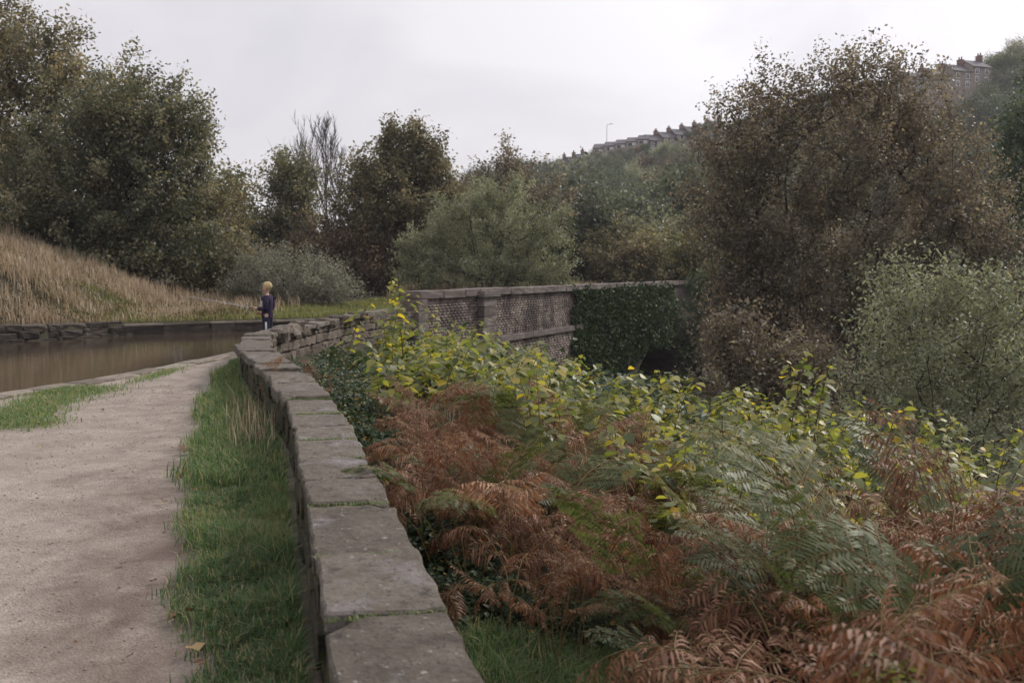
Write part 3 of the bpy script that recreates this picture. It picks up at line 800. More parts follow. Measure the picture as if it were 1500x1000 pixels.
tree_specs = [
 # left
 dict(name='tree', base=gz(-30, 56), lobes=[lobe(10, 150, 130, 120, 56), lobe(70, 95, 75, 60, 56), lobe(-10, 30, 60, 60, 56), lobe(20, 270, 110, 90, 56)], leafmat=T['brown_olive'], seed=1, nclump=440, per=115, leaf=0.22, sig=0.5, trunk_r=0.34,
      label='tall open-crowned tree with thinning brownish leaves at the upper left', cat='tree'),
 dict(name='tree', base=gz(170, 43), lobes=[lobe(180, 250, 125, 130, 43), lobe(200, 170, 95, 72, 43), lobe(120, 190, 90, 72, 43), lobe(262, 215, 50, 70, 43), lobe(90, 290, 120, 105, 43), lobe(245, 330, 90, 110, 43), lobe(150, 390, 170, 70, 43), lobe(35, 330, 90, 100, 43)], leafmat=T['dark_olive'], seed=2, nclump=760, per=160, leaf=0.16, sig=0.36, stems=3, trunk_r=0.28, spread=0.35, stray=0.1,
      label='broad dark bushy tree rounded down to the dry grass bank', cat='tree'),
 dict(name='tree', base=gz(315, 45.5), lobes=[lobe(315, 350, 55, 95, 45.5), lobe(300, 420, 75, 45, 45.5), lobe(345, 400, 40, 55, 45.5), lobe(290, 300, 40, 40, 45.5)], leafmat=T['brown_olive'], seed=3, nclump=210, per=80, leaf=0.15, sig=0.32, stems=2, trunk_r=0.12,
      label='lower brown-leaved tree between the dark bushy tree and the grey willow', cat='tree'),
 dict(name='tree', base=gz(345, 92), lobes=[lobe(345, 300, 48, 48, 92), lobe(330, 350, 60, 60, 92)], leafmat=T['olive'], seed=4, nclump=120, per=70, leaf=0.36, sig=0.7, trunk_r=0.2,
      label='distant pale olive tree showing behind the brown tree left of the bare poplars', cat='tree'),
 dict(name='tree', base=gz(430, 62), lobes=[lobe(425, 290, 38, 62, 62), lobe(415, 255, 28, 28, 62), lobe(425, 350, 52, 60, 62), lobe(395, 360, 45, 60, 62), lobe(440, 268, 16, 26, 62)], leafmat=T['dark_olive'], seed=5, nclump=300, per=110, leaf=0.19, sig=0.36, stems=4, trunk_r=0.16, spread=0.7,
      label='narrow dark upright tree with thin stems in front of bare poplars', cat='tree'),
 dict(name='tree', base=gz(575, 60), lobes=[lobe(580, 300, 85, 75, 60), lobe(585, 222, 36, 44, 60), lobe(628, 240, 28, 42, 60), lobe(543, 275, 24, 30, 60), lobe(570, 370, 100, 55, 60), lobe(645, 290, 28, 40, 60)], leafmat=T['brown_olive'], seed=6, nclump=560, per=140, leaf=0.2, sig=0.4, stems=3, trunk_r=0.24, spread=0.4, stray=0.12,
      label='tall brown tree with several pointed tops right of the bare poplars', cat='tree'),
 dict(name='tree', base=gz(520, 57), lobes=[lobe(520, 390, 60, 50, 57), lobe(470, 385, 50, 60, 57)], leafmat=T['russet'], seed=16, nclump=160, per=80, leaf=0.18, sig=0.4, stems=3, trunk_r=0.12,
      label='low russet thicket under the tall brown tree', cat='shrub'),
 dict(name='willow_shrub', base=gz(435, 41.5), lobes=[lobe(430, 415, 85, 48, 41.5), lobe(400, 400, 45, 42, 41.5), lobe(480, 425, 52, 34, 41.5), lobe(365, 430, 40, 32, 41.5)], leafmat=T['grey_willow'], seed=7, nclump=300, per=90, leaf=0.11, sig=0.24, stems=6, trunk_r=0.09, spread=0.9, aspect=0.35,
      label='rounded silver-grey willow shrub behind the fishing boy', cat='shrub'),
 dict(name='willow_tree', base=gz(712, 53), lobes=[lobe(712, 350, 90, 66, 53), lobe(735, 298, 50, 34, 53), lobe(785, 365, 52, 50, 53), lobe(800, 325, 26, 28, 53), lobe(632, 378, 52, 46, 53), lobe(660, 330, 36, 30, 53), lobe(690, 400, 115, 35, 53), lobe(700, 290, 26, 24, 53), lobe(760, 410, 80, 30, 53), lobe(815, 400, 30, 30, 53)], leafmat=T['willow'], seed=8, nclump=560, per=115, leaf=0.14, sig=0.25, stems=5, trunk_r=0.2, spread=0.7, aspect=0.35, stray=0.16,
      label='large domed green willow behind the aqueduct parapet', cat='tree'),
 dict(name='tree', base=gz(748, 76), lobes=[lobe(748, 245, 20, 40, 76), lobe(715, 268, 32, 26, 76), lobe(765, 280, 45, 40, 76), lobe(700, 300, 40, 40, 76), lobe(800, 310, 45, 45, 76)], leafmat=T['purple_brown'], seed=9, nclump=200, per=60, leaf=0.24, sig=0.42, stems=3, trunk_r=0.16, stray=0.15,
      label='thin-topped brown tree rising behind the green willow', cat='tree'),
 # right
 dict(name='tree', base=gz(1235, 36), lobes=[lobe(1235, 290, 185, 170, 36), lobe(1180, 140, 72, 52, 36), lobe(1255, 118, 62, 56, 36), lobe(1325, 175, 72, 75, 36), lobe(1095, 225, 72, 75, 36), lobe(1055, 320, 50, 90, 36), lobe(1395, 290, 75, 110, 36), lobe(1430, 400, 60, 100, 36), lobe(1110, 400, 90, 100, 36), lobe(1240, 470, 200, 110, 36), lobe(1370, 480, 90, 90, 36), lobe(1090, 480, 60, 90, 36), lobe(1105, 135, 22, 32, 36), lobe(1240, 590, 200, 60, 36)], leafmat=T['purple_brown'], seed=10, nclump=1550, per=108, leaf=0.125, sig=0.35, stems=17, trunk_r=0.28, spread=0.95, stray=0.08, surf=2.0, jit=0.15,
      label='huge many-stemmed tree with thin dull brown leaves filling the right side', cat='tree'),
 dict(name='willow_shrub', base=gz(1400, 22), lobes=[lobe(1390, 520, 110, 85, 22), lobe(1310, 450, 42, 50, 22), lobe(1375, 430, 38, 45, 22), lobe(1440, 450, 45, 45, 22), lobe(1470, 520, 80, 90, 22), lobe(1300, 540, 55, 60, 22), lobe(1400, 640, 150, 75, 22), lobe(1290, 620, 70, 60, 22)], leafmat=T['willow'], seed=11, nclump=520, per=75, leaf=0.1, sig=0.26, stems=7, trunk_r=0.09, spread=0.9, aspect=0.4, stray=0.22,
      label='grey-green willow shrub in front of the huge brown tree', cat='shrub'),
 dict(name='shrub', base=gz(1075, 28), lobes=[lobe(1085, 510, 55, 60, 28), lobe(1165, 545, 75, 50, 28), lobe(1110, 590, 110, 60, 28)], leafmat=T['purple_brown'], seed=12, nclump=300, per=55, leaf=0.13, sig=0.24, stems=4, trunk_r=0.09, spread=0.8,
      label='brown-leaved shrub below the huge tree beside the ivy-covered wall', cat='shrub'),
 dict(name='shrub', base=gz(1020, 64), lobes=[lobe(1010, 365, 40, 34, 64), lobe(1045, 395, 45, 45, 64)], leafmat=T['olive'], seed=13, nclump=130, per=80, leaf=0.18, sig=0.36, stems=3, trunk_r=0.1,
      label='yellowing olive shrub beyond the ivy end of the parapet', cat='shrub'),
 dict(name='tree', base=gz(1010, 50), lobes=[lobe(1025, 450, 34, 50, 50), lobe(1060, 430, 40, 60, 50), lobe(1040, 500, 50, 30, 50)], leafmat=T['deep_green'], seed=14, nclump=140, per=90, leaf=0.16, sig=0.32, stems=2, trunk_r=0.12,
      label='dark green holly-like shrub hiding the far end of the ivy wall', cat='shrub'),
 dict(name='tree', base=gz(1490, 52), lobes=[lobe(1500, 300, 55, 140, 52), lobe(1480, 420, 60, 90, 52), lobe(1520, 190, 50, 70, 52)], leafmat=T['deep_green'], seed=15, nclump=260, per=90, leaf=0.19, sig=0.45, stems=3, trunk_r=0.2,
      label='dark green tree at the right edge behind the huge brown tree', cat='tree'),
 dict(name='tree', base=gz(120, 62), lobes=[lobe(150, 330, 120, 80, 62), lobe(270, 330, 60, 60, 62)], leafmat=T['dark_olive'], seed=17, nclump=160, per=70, leaf=0.24, sig=0.6, stems=2, trunk_r=0.2,
      label='dim olive tree half hidden behind the dark bushy tree', cat='tree'),
]
for sp in tree_specs:
    lab, cat = sp.pop('label'), sp.pop('cat')
    tag(make_tree(**sp), lab, cat)

# bare poplars
for k, (px, top, D, lab) in enumerate([(480, 183, 74, 'tallest bare poplar with upright leafless branches'), (441, 208, 77, 'shorter bare poplar standing left of the tallest one'), (500, 222, 80, 'small bare poplar between the tallest one and the brown tree')]):
    b = gz(px, D); sp = 20 if k == 0 else 12
    rp = np.random.default_rng(60 + k); ht = at(px, top, D)[2] - b[2]; segs = []
    def shoot(p, d, L, r, lev):
        n_ = 5; q = p
        for m_ in range(n_):
            d = d + np.array([0, 0, 0.10]) + rp.normal(0, 0.05, 3); d = d / np.linalg.norm(d); q2 = q + d * L / n_
            segs.append((q, q2, r * (1 - 0.7 * m_ / n_), r * (1 - 0.7 * (m_ + 1) / n_)))
            if lev < 2 and m_ > 0:
                for _ in range(2 if lev else 1):
                    a_ = rp.uniform(0, 6.28); shoot(q2, d * 0.75 + np.array([math.cos(a_), math.sin(a_), 0]) * 0.42, L * rp.uniform(0.25, 0.45), max(0.016, r * 0.4), lev + 1)
            q = q2
    for m_ in range(20):                                    # main stem with limbs sweeping upwards
        z0 = ht * m_ / 20; segs.append((np.array([0, 0, z0]), np.array([0, 0, z0 + ht / 20]), 0.13 * (1 - m_ / 21), 0.13 * (1 - (m_ + 1) / 21)))
        if m_ > 5:
            for _ in range(2):
                a_ = rp.uniform(0, 6.28); shoot(np.array([0, 0, z0]), np.array([math.cos(a_) * 0.36, math.sin(a_) * 0.36, 1]), (ht - z0) * rp.uniform(0.45, 0.8) + 0.5, 0.035, 0 if k == 0 else 1)
    o = empty('poplar_tree', b); tv, tf = tubes(segs, 4); link('trunk', np_mesh('trunk', tv, tf, M_PALEBARK), o)
    tag(o, lab, 'tree')

# woods on the hillside: a few crowns, copied as individual trees
def hill_proto(mat, seed, hgt, wid, nclump=90, per=150, leaf=0.30, sig=0.72):
    rng = np.random.default_rng(seed)
    L = [(np.array([0, 0, hgt * 0.55]), np.array([wid, wid, hgt * 0.42]))]
    for k in range(4):
        a = rng.uniform(0, 6.28); L.append((np.array([math.cos(a) * wid * 0.55, math.sin(a) * wid * 0.55, hgt * rng.uniform(0.3, 0.8)]), np.array([wid * 0.55, wid * 0.55, hgt * 0.25])))
    return make_tree('hillside_tree', (0, 0, 0), L, mat, seed, nclump=nclump, per=per, leaf=leaf, sig=sig, stems=2, trunk_r=0.2, spread=0.4, surf=2.6)
def copy_tree(o):
    c = o.copy(); COL.objects.link(c)
    for ch in o.children:
        d = ch.copy(); d.parent = c; COL.objects.link(d)
    return c
protos = [hill_proto(T['green'], 201, 9, 4.2), hill_proto(T['bluegreen'], 202, 7.5, 4.0), hill_proto(T['deep_green'], 203, 10, 4.4), hill_proto(T['willow'], 204, 6.5, 4.2),
          hill_proto(T['russet'], 205, 8.5, 3.6), hill_proto(T['bluegreen'], 206, 9.5, 4.0), hill_proto(T['brown_olive'], 207, 8, 4.0)]
HILL_LABEL = {0: 'rounded green tree in the woods on the far hillside', 1: 'low grey-green tree in the woods on the far hillside', 2: 'dark green tree in the woods on the far hillside', 3: 'pale green bushy tree in the woods on the far hillside',
              4: 'brownish tree in the woods on the far hillside', 5: 'tall grey-green tree in the woods on the far hillside', 6: 'olive brown tree in the woods on the far hillside'}
used = set(); PH = [9, 7.5, 10, 6.5, 8.5, 9.5, 8]
def put_hill(k, x, y, s, rz, sink=0.5):
    if k not in used: o = protos[k]; used.add(k)
    else: o = copy_tree(protos[k])
    o.location = (x, y, h1(x, y) - sink); o.rotation_euler = (0, 0, rz); o.scale = (s, s, s * random.uniform(0.85, 1.1))
    tag(o, HILL_LABEL[k], 'tree', 'woods on the far hillside')
rh = random.Random(12)
pts = []
tries = 0
while len(pts) < 235 and tries < 9000:
    tries += 1
    D = rh.uniform(78, 292); px = rh.uniform(690, 1540)
    x = (px - 750) / 1500 * D
    md = 2.6 + D * 0.022
    if any((x - a) ** 2 + (D - b) ** 2 < md * md for a, b in pts): continue
    kk = rh.choices(range(7), weights=[5, 5, 4, 3, 2, 4, 2])[0]; sc_ = rh.uniform(0.75, 1.2)
    lim = np.interp(px, [690, 760, 830, 880, 950, 1060, 1200, 1300, 1330, 1420, 1445, 1500], [245, 240, 244, 232, 226, 206, 165, 150, 146, 140, 70, 55])
    if 395 - (h1(x, D) + PH[kk] * sc_ - EYE) * 1500 / D < lim: continue
    pts.append((x, D))
    put_hill(kk, x, D, sc_, rh.uniform(0, 6.28)); continue
nfill = 0
while nfill < 150:
    px = rh.uniform(700, 1500); D = rh.uniform(225, 311)
    if px > 1290: D = rh.uniform(185, 243)
    elif 860 < px < 1080: D = rh.uniform(258, 316)
    x = (px - 750) / 1500 * D
    lim = np.interp(px, [690, 760, 830, 880, 950, 1060, 1200, 1300, 1330, 1420, 1445, 1500], [245, 240, 240, 219, 214, 197, 165, 140, 134, 127, 70, 55]) + rh.uniform(0, 18)
    kk = rh.choices(range(7), weights=[4, 5, 3, 4, 2, 4, 2])[0]
    sc_ = ((395 - lim) * D / 1500 + EYE - h1(x, D) + 0.5) / PH[kk]
    if sc_ > 1.4: continue
    sc_ = max(sc_, rh.uniform(0.2, 0.34))
    put_hill(kk, x, D, sc_, rh.uniform(0, 6.28)); nfill += 1
for (px, D, k, s) in [(1462, 225, 5, 1.35), (1490, 215, 2, 1.5), (1440, 228, 1, 1.1), (1515, 222, 0, 1.3), (690, 240, 4, 1.0), (720, 250, 6, 0.9)]:
    put_hill(k, (px - 750) / 1500 * D, D, s, rh.uniform(0, 6))

# ------------------------------------------------------------------ houses on the skyline
M_HWALL = rough_mat('house_stone', [(0.3, (0.06, 0.05, 0.048)), (0.7, (0.13, 0.108, 0.098))], scale=1.5, bump=0.3, bscale=6)
M_HWALL2 = rough_mat('house_buff_stone', [(0.3, (0.20, 0.165, 0.14)), (0.7, (0.34, 0.29, 0.25))], scale=1.5, bump=0.3, bscale=6)
M_SLATE = rough_mat('roof_slate', [(0.3, (0.075, 0.072, 0.08)), (0.7, (0.15, 0.145, 0.155))], scale=2.5, bump=0.4, bscale=8)
M_CHIM = rough_mat('chimney_brick', [(0.3, (0.11, 0.06, 0.05)), (0.7, (0.21, 0.12, 0.095))], scale=3, bump=0.3)
M_WHITE = plain_mat('white_paint', (0.72, 0.72, 0.72), 0.5)
M_GLASS = plain_mat('window_glass', (0.05, 0.055, 0.065), 0.05, 0.6, var=0.05)
def box_me(name, x0, x1, y0, y1, z0, z1, mat):
    v = np.array([[x0, y0, z0], [x1, y0, z0], [x1, y1, z0], [x0, y1, z0], [x0, y0, z1], [x1, y0, z1], [x1, y1, z1], [x0, y1, z1]])
    f = np.array([[0, 3, 2, 1], [4, 5, 6, 7], [0, 1, 5, 4], [1, 2, 6, 5], [2, 3, 7, 6], [3, 0, 4, 7]])
    return np_mesh(name, v, f, mat)
def prism_me(name, x0, x1, prof, mat):
    n = len(prof); v = [(x0, a, b) for a, b in prof] + [(x1, a, b) for a, b in prof]
    me = bpy.data.meshes.new(name)
    me.from_pydata(v, [], [tuple(range(n))[::-1], tuple(range(n, 2 * n))] + [(j, (j + 1) % n, n + (j + 1) % n, n + j) for j in range(n)])
    me.materials.append(mat); me.update(); return me
def window(root, x0, x1, z0, z1, y=0.0):
    w = link('window', box_me('window', x0, x1, y - 0.02, y + 0.06, z0, z1, M_GLASS), root)
    fr = 0.14
    for nm, b in (('frame', (x0 - 0.06, x0 + fr, z0, z1)), ('frame', (x1 - fr, x1 + 0.06, z0, z1)), ('frame', (x0 + fr + .002, x1 - fr - .002, z1 - fr, z1 + 0.06)), ('sill', (x0 - 0.1, x1 + 0.1, z0 - 0.16, z0 - 0.002)), ('glazing_bar', ((x0 + x1) / 2 - 0.06, (x0 + x1) / 2 + 0.06, z0 + .002, z1 - fr - .002))):
        link(nm, box_me(nm, b[0], b[1], y - 0.07, y - 0.025, b[2], b[3], M_WHITE), w)
def house(loc, rz, W, dep, eave, ridge, wall, label, chim=1, base=-5, winrows=(0.9, 3.6), group=None, nwin=2, wh=1.45):
    o = empty('terraced_house', loc, rz); tag(o, label, 'house', group)
    link('wall', prism_me('wall', 0.01, W - 0.01, [(0, base), (dep, base), (dep, eave), (dep / 2, ridge - 0.12), (0, eave)], wall), o)
    r = link('roof', prism_me('roof', -0.02, W + 0.02, [(-0.3, eave - 0.12), (dep / 2, ridge), (dep + 0.3, eave - 0.12), (dep + 0.3, eave + 0.06), (dep / 2, ridge + 0.2), (-0.3, eave + 0.06)], M_SLATE), o)
    link('gutter', box_me('gutter', 0, W, -0.42, -0.31, eave - 0.14, eave, M_SLATE), r)
    for k in range(chim):
        cx = W - 0.55 if k == 0 else 0.5
        c = link('chimney', box_me('chimney', cx - 0.45, cx + 0.45, dep / 2 - 0.7, dep / 2 + 0.7, ridge - 0.5, ridge + 1.35, M_CHIM), o)
        link('chimney_cap', box_me('chimney_cap', cx - 0.55, cx + 0.55, dep / 2 - 0.8, dep / 2 + 0.8, ridge + 1.352, ridge + 1.5, M_CHIM), c)
        for q in (-0.4, 0.4):
            bm = bmesh.new(); bmesh.ops.create_cone(bm, cap_ends=True, segments=8, radius1=0.2, radius2=0.14, depth=0.7)
            link('chimney_pot', bm_mesh('chimney_pot', bm, M_CHIM), c, (cx, dep / 2 + q, ridge + 1.85))
    for z in winrows:
        for j in range(nwin):
            xc = W * (j + 0.5) / nwin; window(o, xc - 0.55, xc + 0.55, z, z + wh)
    return o
# middle terrace, stepping up the hill; front faces the valley
D = 318
A_ = at(951, 223, D); B_ = at(1064, 198, D + 9)
nh = 6
ords = ['lowest', 'second lowest', 'third from the low end', 'fourth from the low end', 'second highest', 'highest']
for k in range(nh):
    u = k / nh; p = A_ + (B_ - A_) * u
    W = np.linalg.norm((B_ - A_)[:2]) / nh
    house(p, math.atan2((B_ - A_)[1], (B_ - A_)[0]), W, 7, 3.6, 5.6, M_HWALL, ords[k] + ' house of the dark stone terrace on the middle skyline', group='houses of the middle skyline terrace', winrows=(0.3, 2.0), wh=1.25)
# right terrace
D = 246
A_ = at(1338, 139, D); B_ = at(1452, 114, D + 8)
for k in range(4):
    u = k / 4; p = A_ + (B_ - A_) * u; W = np.linalg.norm((B_ - A_)[:2]) / 4
    house(p, math.atan2((B_ - A_)[1], (B_ - A_)[0]), W, 7, 3.7, 5.7, M_HWALL2, ['lowest', 'second lowest', 'third from the low end', 'highest'][k] + ' house of the buff stone terrace on the upper skyline', group='houses of the upper skyline terrace', winrows=(0.2, 2.1), wh=1.2)
# far little terrace, mostly hidden by trees
D = 330
for k, (px, py) in enumerate([(818, 246), (832, 243), (845, 239)]):
    house(at(px, py, D), 0.15, 3.0, 6, 1.6, 3.0, M_HWALL, ['lowest', 'middle', 'highest'][k] + ' of the small far roofs left of the long low building', group='small far roofs', winrows=(), nwin=0)
# long low building with strip windows
A_ = at(868, 228, 322); B_ = at(950, 212, 318)
lb = empty('long_low_building', A_, math.atan2((B_ - A_)[1], (B_ - A_)[0])); tag(lb, 'long low building with white strip windows left of the dark terrace', 'building')
LW = np.linalg.norm((B_ - A_)[:2]); rise = B_[2] - A_[2]
for k in range(5):
    x0, x1 = LW * k / 5, LW * (k + 1) / 5; zz = rise * k / 5
    link('wall', prism_me('wall', x0, x1, [(0, -5), (7, -5), (7, zz + 2.2), (3.5, zz + 3.7), (0, zz + 2.2)], M_HWALL2), lb)
    link('roof', prism_me('roof', x0 - 0.02, x1 + 0.02, [(-0.4, zz + 2.1), (3.5, zz + 3.72), (7.4, zz + 2.1), (7.4, zz + 2.3), (3.5, zz + 3.95), (-0.4, zz + 2.3)], M_SLATE), lb)
    w = link('window', box_me('window', x0 + 0.4, x1 - 0.4, -0.05, -0.005, zz + 0.9, zz + 1.9, M_WHITE), lb)
    link('pane', box_me('pane', x0 + 0.6, x1 - 1.6, -0.09, -0.052, zz + 1.0, zz + 1.8, M_GLASS), w)
# street lamps
M_LAMP = plain_mat('lamp_steel', (0.32, 0.32, 0.33), 0.5)
for px, py0, py1, D, lab in ((889, 215, 183, 305, 'thin street lamp above the long low building'), (1047, 190, 158, 312, 'thin street lamp above the dark terrace roofs')):
    p1 = at(px, py1, D); g0 = h1(p1[0], p1[1])
    o = empty('street_lamp', (p1[0], p1[1], g0)); tag(o, lab, 'street lamp'); hgt = p1[2] - g0
    v, f = tubes([(np.array([0, 0, -0.5]), np.array([0, 0, hgt]), 0.11, 0.07)], 8); link('post', np_mesh('post', v, f, M_LAMP), o)
    sg = 1 if px < 900 else -1
    v, f = tubes([(np.array([0, 0, hgt]), np.array([sg * 1.3, 0, hgt + 0.25]), 0.06, 0.05)], 6); link('arm', np_mesh('arm', v, f, M_LAMP), o)
    link('lamp_head', box_me('lamp_head', sg * 1.3 - 0.4, sg * 1.3 + 0.4, -0.14, 0.14, hgt + 0.16, hgt + 0.34, M_LAMP), o)

# ------------------------------------------------------------------ ivy on the parapet
rng = np.random.default_rng(31)
n = 21000
S = rng.uniform(14.6, 35, n); Z = rng.uniform(-4.6, 0.80, n) + np.where(rng.uniform(size=n) < 0.08, 0.22, 0)
bulge = 0.12 + 0.22 * smooth01((S - 15) / 8) * np.clip(1 - np.abs(Z + 0.9) / 2.6, 0.1, 1) + 0.12 * fbm(S * 1.3, Z * 1.7, 2.0)
low = -4.5 + 1.9 * smooth01((S - 20.5) / 5.0) + 0.35 * fbm(S * 0.8, S * 0.3, 1.0)
keep = (Z > low) & (S < 31.5 + 2.5 * fbm(Z * 1.3, Z * 0.4, 5.0)) & (S > 14.6 + 0.25 * np.sin(Z * 5) + 0.15)
S, Z, bulge = S[keep], Z[keep], np.maximum(bulge[keep], 0.06)
Y = -bulge * rng.uniform(0.55, 1.0, len(S)) - 0.05
P = np.stack([S, Y, Z], 1)
lv, lf = leaf_quads(P, 0.17, rng, 0.05, 0.8, 0.1)
ivy = empty('ivy', (P0[0], P0[1], 0), math.atan2(PDIR[1], PDIR[0])); tag(ivy, 'dark green ivy sheet hanging over the aqueduct wall', 'ivy')
link('leaves', np_mesh('leaves', lv, lf, G['ivy'], tint=np.repeat(rng.uniform(0, 1, len(P)), 4)), ivy)
segs = []
for k in range(26):
    s0 = rng.uniform(15, 29); z0 = -2.4; p = np.array([s0, -0.08, z0])
    for j in range(7):
        q = p + np.array([rng.normal(0, 0.2), 0, 0.45]); segs.append((p, q, 0.02, 0.016)); p = q
v, f = tubes(segs, 4); link('stems', np_mesh('stems', v, f, M_BARK), ivy)

# ------------------------------------------------------------------ grass
def zs(P): return np.column_stack([P, H(P[:, 0], P[:, 1])])
# verge between path and wall
rng = np.random.default_rng(41)
def verge(n, y0, y1, seed):
    r = np.random.default_rng(seed); P = []
    ys_ = r.uniform(y0, y1, n // 12)
    for y in ys_:
        xr = interp_x(WALL, y) - 0.20; wdt = np.interp(y, [2, 3, 4.1, 6.1, 8, 10, 12, 15, 17.5], [.28, .36, .48, .74, .86, .86, .68, .38, .1]) + 0.05 * math.sin(y * 1.7) + 0.05 * math.sin(y * 4.1)
        u = r.uniform(0, 1) ** 1.25
        c = np.array([xr - u * max(wdt, 0.15), y]); m = 14 if u < 0.75 else 7
        P.append(c + r.normal(0, 0.045, (m, 2)))
    P = np.concatenate(P); P = P[P[:, 0] < interp_x(WALL, P[:, 1]) - 0.27]
    return P
P = verge(52000, 1.2, 7.5, 42); P3 = np.column_stack([P, np.full(len(P), 0.02)])
dist = interp_x(WALL, P[:, 1]) - P[:, 0]
hh = 0.085 + 0.075 * np.clip(1 - dist / 0.5, 0, 1) + 0.06 * fbm(P[:, 0] * 4, P[:, 1] * 4, 2)
tn = np.clip(rng.normal(0.45, 0.2, len(P)) + 0.42 * fbm(P[:, 0] * 3.1, P[:, 1] * 2.6, 7), 0, 0.95); tn = np.where(rng.uniform(size=len(P)) < 0.13, 0.97, tn)
grass_obj('verge_grass', P3, hh, 0.0055, G['verge'], 0.95, 'lush green verge grass between the path and the low wall', 43, tint=tn)
P = verge(30000, 7.5, 17.5, 44); P3 = np.column_stack([P, np.full(len(P), 0.02)])
tn = np.clip(rng.normal(0.5, 0.24, len(P)), 0, 0.92); tn = np.where(rng.uniform(size=len(P)) < 0.10, 0.97, tn)
grass_obj('verge_grass', P3, 0.14, 0.009, G['verge'], 0.95, 'farther strip of verge grass narrowing towards the canal', 45, tint=tn)
# tufts at the canal margin, left of the path
Pl = []
r = np.random.default_rng(46)
for (cx, cy, sx, sy, m) in [(-5.65, 11.4, 0.22, 0.32, 3000), (-6.0, 13.7, 0.30, 0.25, 2600), (-5.75, 12.6, 0.22, 0.4, 1300), (-5.15, 10.8, 0.2, 0.22, 700), (-6.4, 10.4, 0.4, 0.5, 2000), (-5.5, 15.8, 0.10, 0.7, 500)]:
    Pl.append(np.stack([r.normal(cx, sx, m), r.normal(cy, sy, m)], 1))
P = np.concatenate(Pl); P = P[P[:, 0] > interp_x(NEAR_EDGE, P[:, 1]) + 0.38]
grass_obj('margin_grass', np.column_stack([P, np.full(len(P), 0.015)]), 0.06, 0.012, G['verge'], 0.9, 'short green grass patches beside the canal edging', 47, tint=np.clip(r.normal(0.72, 0.17, len(P)), 0, 0.93))
# grass on the valley side, near the camera
r = np.random.default_rng(48)
P = clumped(26000, -0.2, 1.35, 2.5, 5.2, r, 0.05); dw = sdist(WALL, P[:, 0], P[:, 1]); P = P[(dw > 0.26) & (dw < 1.5)]
grass_obj('valley_grass', zs(P), 0.13, 0.0055, G['verge'], 1.0, 'rough grass on the valley side of the low wall', 49, tint=np.clip(r.normal(0.55, 0.24, len(P)), 0, 0.98))
# far bank: short pale grass strip, tall dry grass on the slope
r = np.random.default_rng(50)
t = r.uniform(fl.at_y(29.8), fl.at_y(62), 26000); off = r.uniform(0.25, 5.0, len(t))
P = np.array([fl.pos(a) - np.array([fl.tan(a)[1], -fl.tan(a)[0]]) * b for a, b in zip(t, off)])
grass_obj('bank_grass', zs(P), 0.17, 0.03, G['pale'], 0.8, 'pale short grass on the far side of the canal', 51, tint=np.clip(r.normal(0.45, 0.2, len(P)), 0, 1))
def slope_pts(n, r, x0, x1, y0, y1):
    P = np.stack([r.uniform(x0, x1, n), r.uniform(y0, y1, n)], 1)
    d = -sdist(FAR_EDGE, P[:, 0], P[:, 1]); return P[(d > 0.28) & (d < 13)]
P = slope_pts(60000, r, -25, -8.0, 20, 41); 
keepm = (fbm(P[:, 0] * 0.9, P[:, 1] * 0.9, 4.0) > -0.35) & ((P[:, 0] < -10.2) | (r.uniform(size=len(P)) < 0.15)); P = P[keepm]
grass_obj('dry_bank_grass', zs(P), np.clip(0.42 + 0.45 * fbm(P[:, 0] * 0.9, P[:, 1] * 0.9, 8.0), 0.12, 1), 0.022, G['dry'], 0.55, 'tall straw-coloured dry grass covering the left bank', 52, tint=np.clip(r.normal(0.55, 0.25, len(P)), 0, 1))
P = slope_pts(46000, r, -25, -8.5, 20, 38); d = -sdist(FAR_EDGE, P[:, 0], P[:, 1]); P = P[(d < 9.0) & (fbm(P[:, 0] * 1.5, P[:, 1] * 1.5, 14.0) > -0.15)]
W3 = zs(P); W3[:, 2] += r.uniform(0.02, 0.4, len(P)) * (0.6 + 0.5 * fbm(P[:, 0], P[:, 1], 3.0))
lv, lf = leaf_quads(W3, 0.085, r, 0.3, 0.6)
tag(link('bank_weeds', np_mesh('bank_weeds', lv, lf, G['weeds'], tint=np.repeat(r.uniform(0, 1, len(W3)), 4))), 'low brown and green weeds at the foot of the left bank', 'weeds', kind='stuff')
# dry reeds on the far bank behind the parapet
t = r.uniform(fl.at_y(50), fl.at_y(66), 7000); off = r.uniform(0.8, 7.5, len(t))
P = np.array([fl.pos(a) - np.array([fl.tan(a)[1], -fl.tan(a)[0]]) * b for a, b in zip(t, off)])
grass_obj('dry_reeds', zs(P), 0.75, 0.05, G['dry'], 0.4, 'tan dry grass behind the parapet beside the ivy', 53)
# dry grass tufts against the path side of the wall
for (cx, cy, m, hh, lab) in [(-2.42, 9.4, 85, 0.38, 'nearer tuft of dry straw stalks leaning on the path side of the wall'), (-2.85, 10.9, 60, 0.34, 'farther tuft of dry straw stalks on the path side of the wall')]:
    P = np.stack([r.normal(cx, 0.12, m), r.normal(cy, 0.4, m)], 1)
    P[:, 0] += (P[:, 1] - cy) * -0.3
    v, q, tt_, tt = blades(np.column_stack([P, np.zeros(m)]), hh, 0.009, r, 0.4)
    o = empty('dry_grass_tuft', (cx, cy, 0)); tag(o, lab, 'grass tuft')
    link('stalks', np_mesh('stalks', v - np.array([cx, cy, 0]), [q, tt_], G['dry'], tint=tt), o)
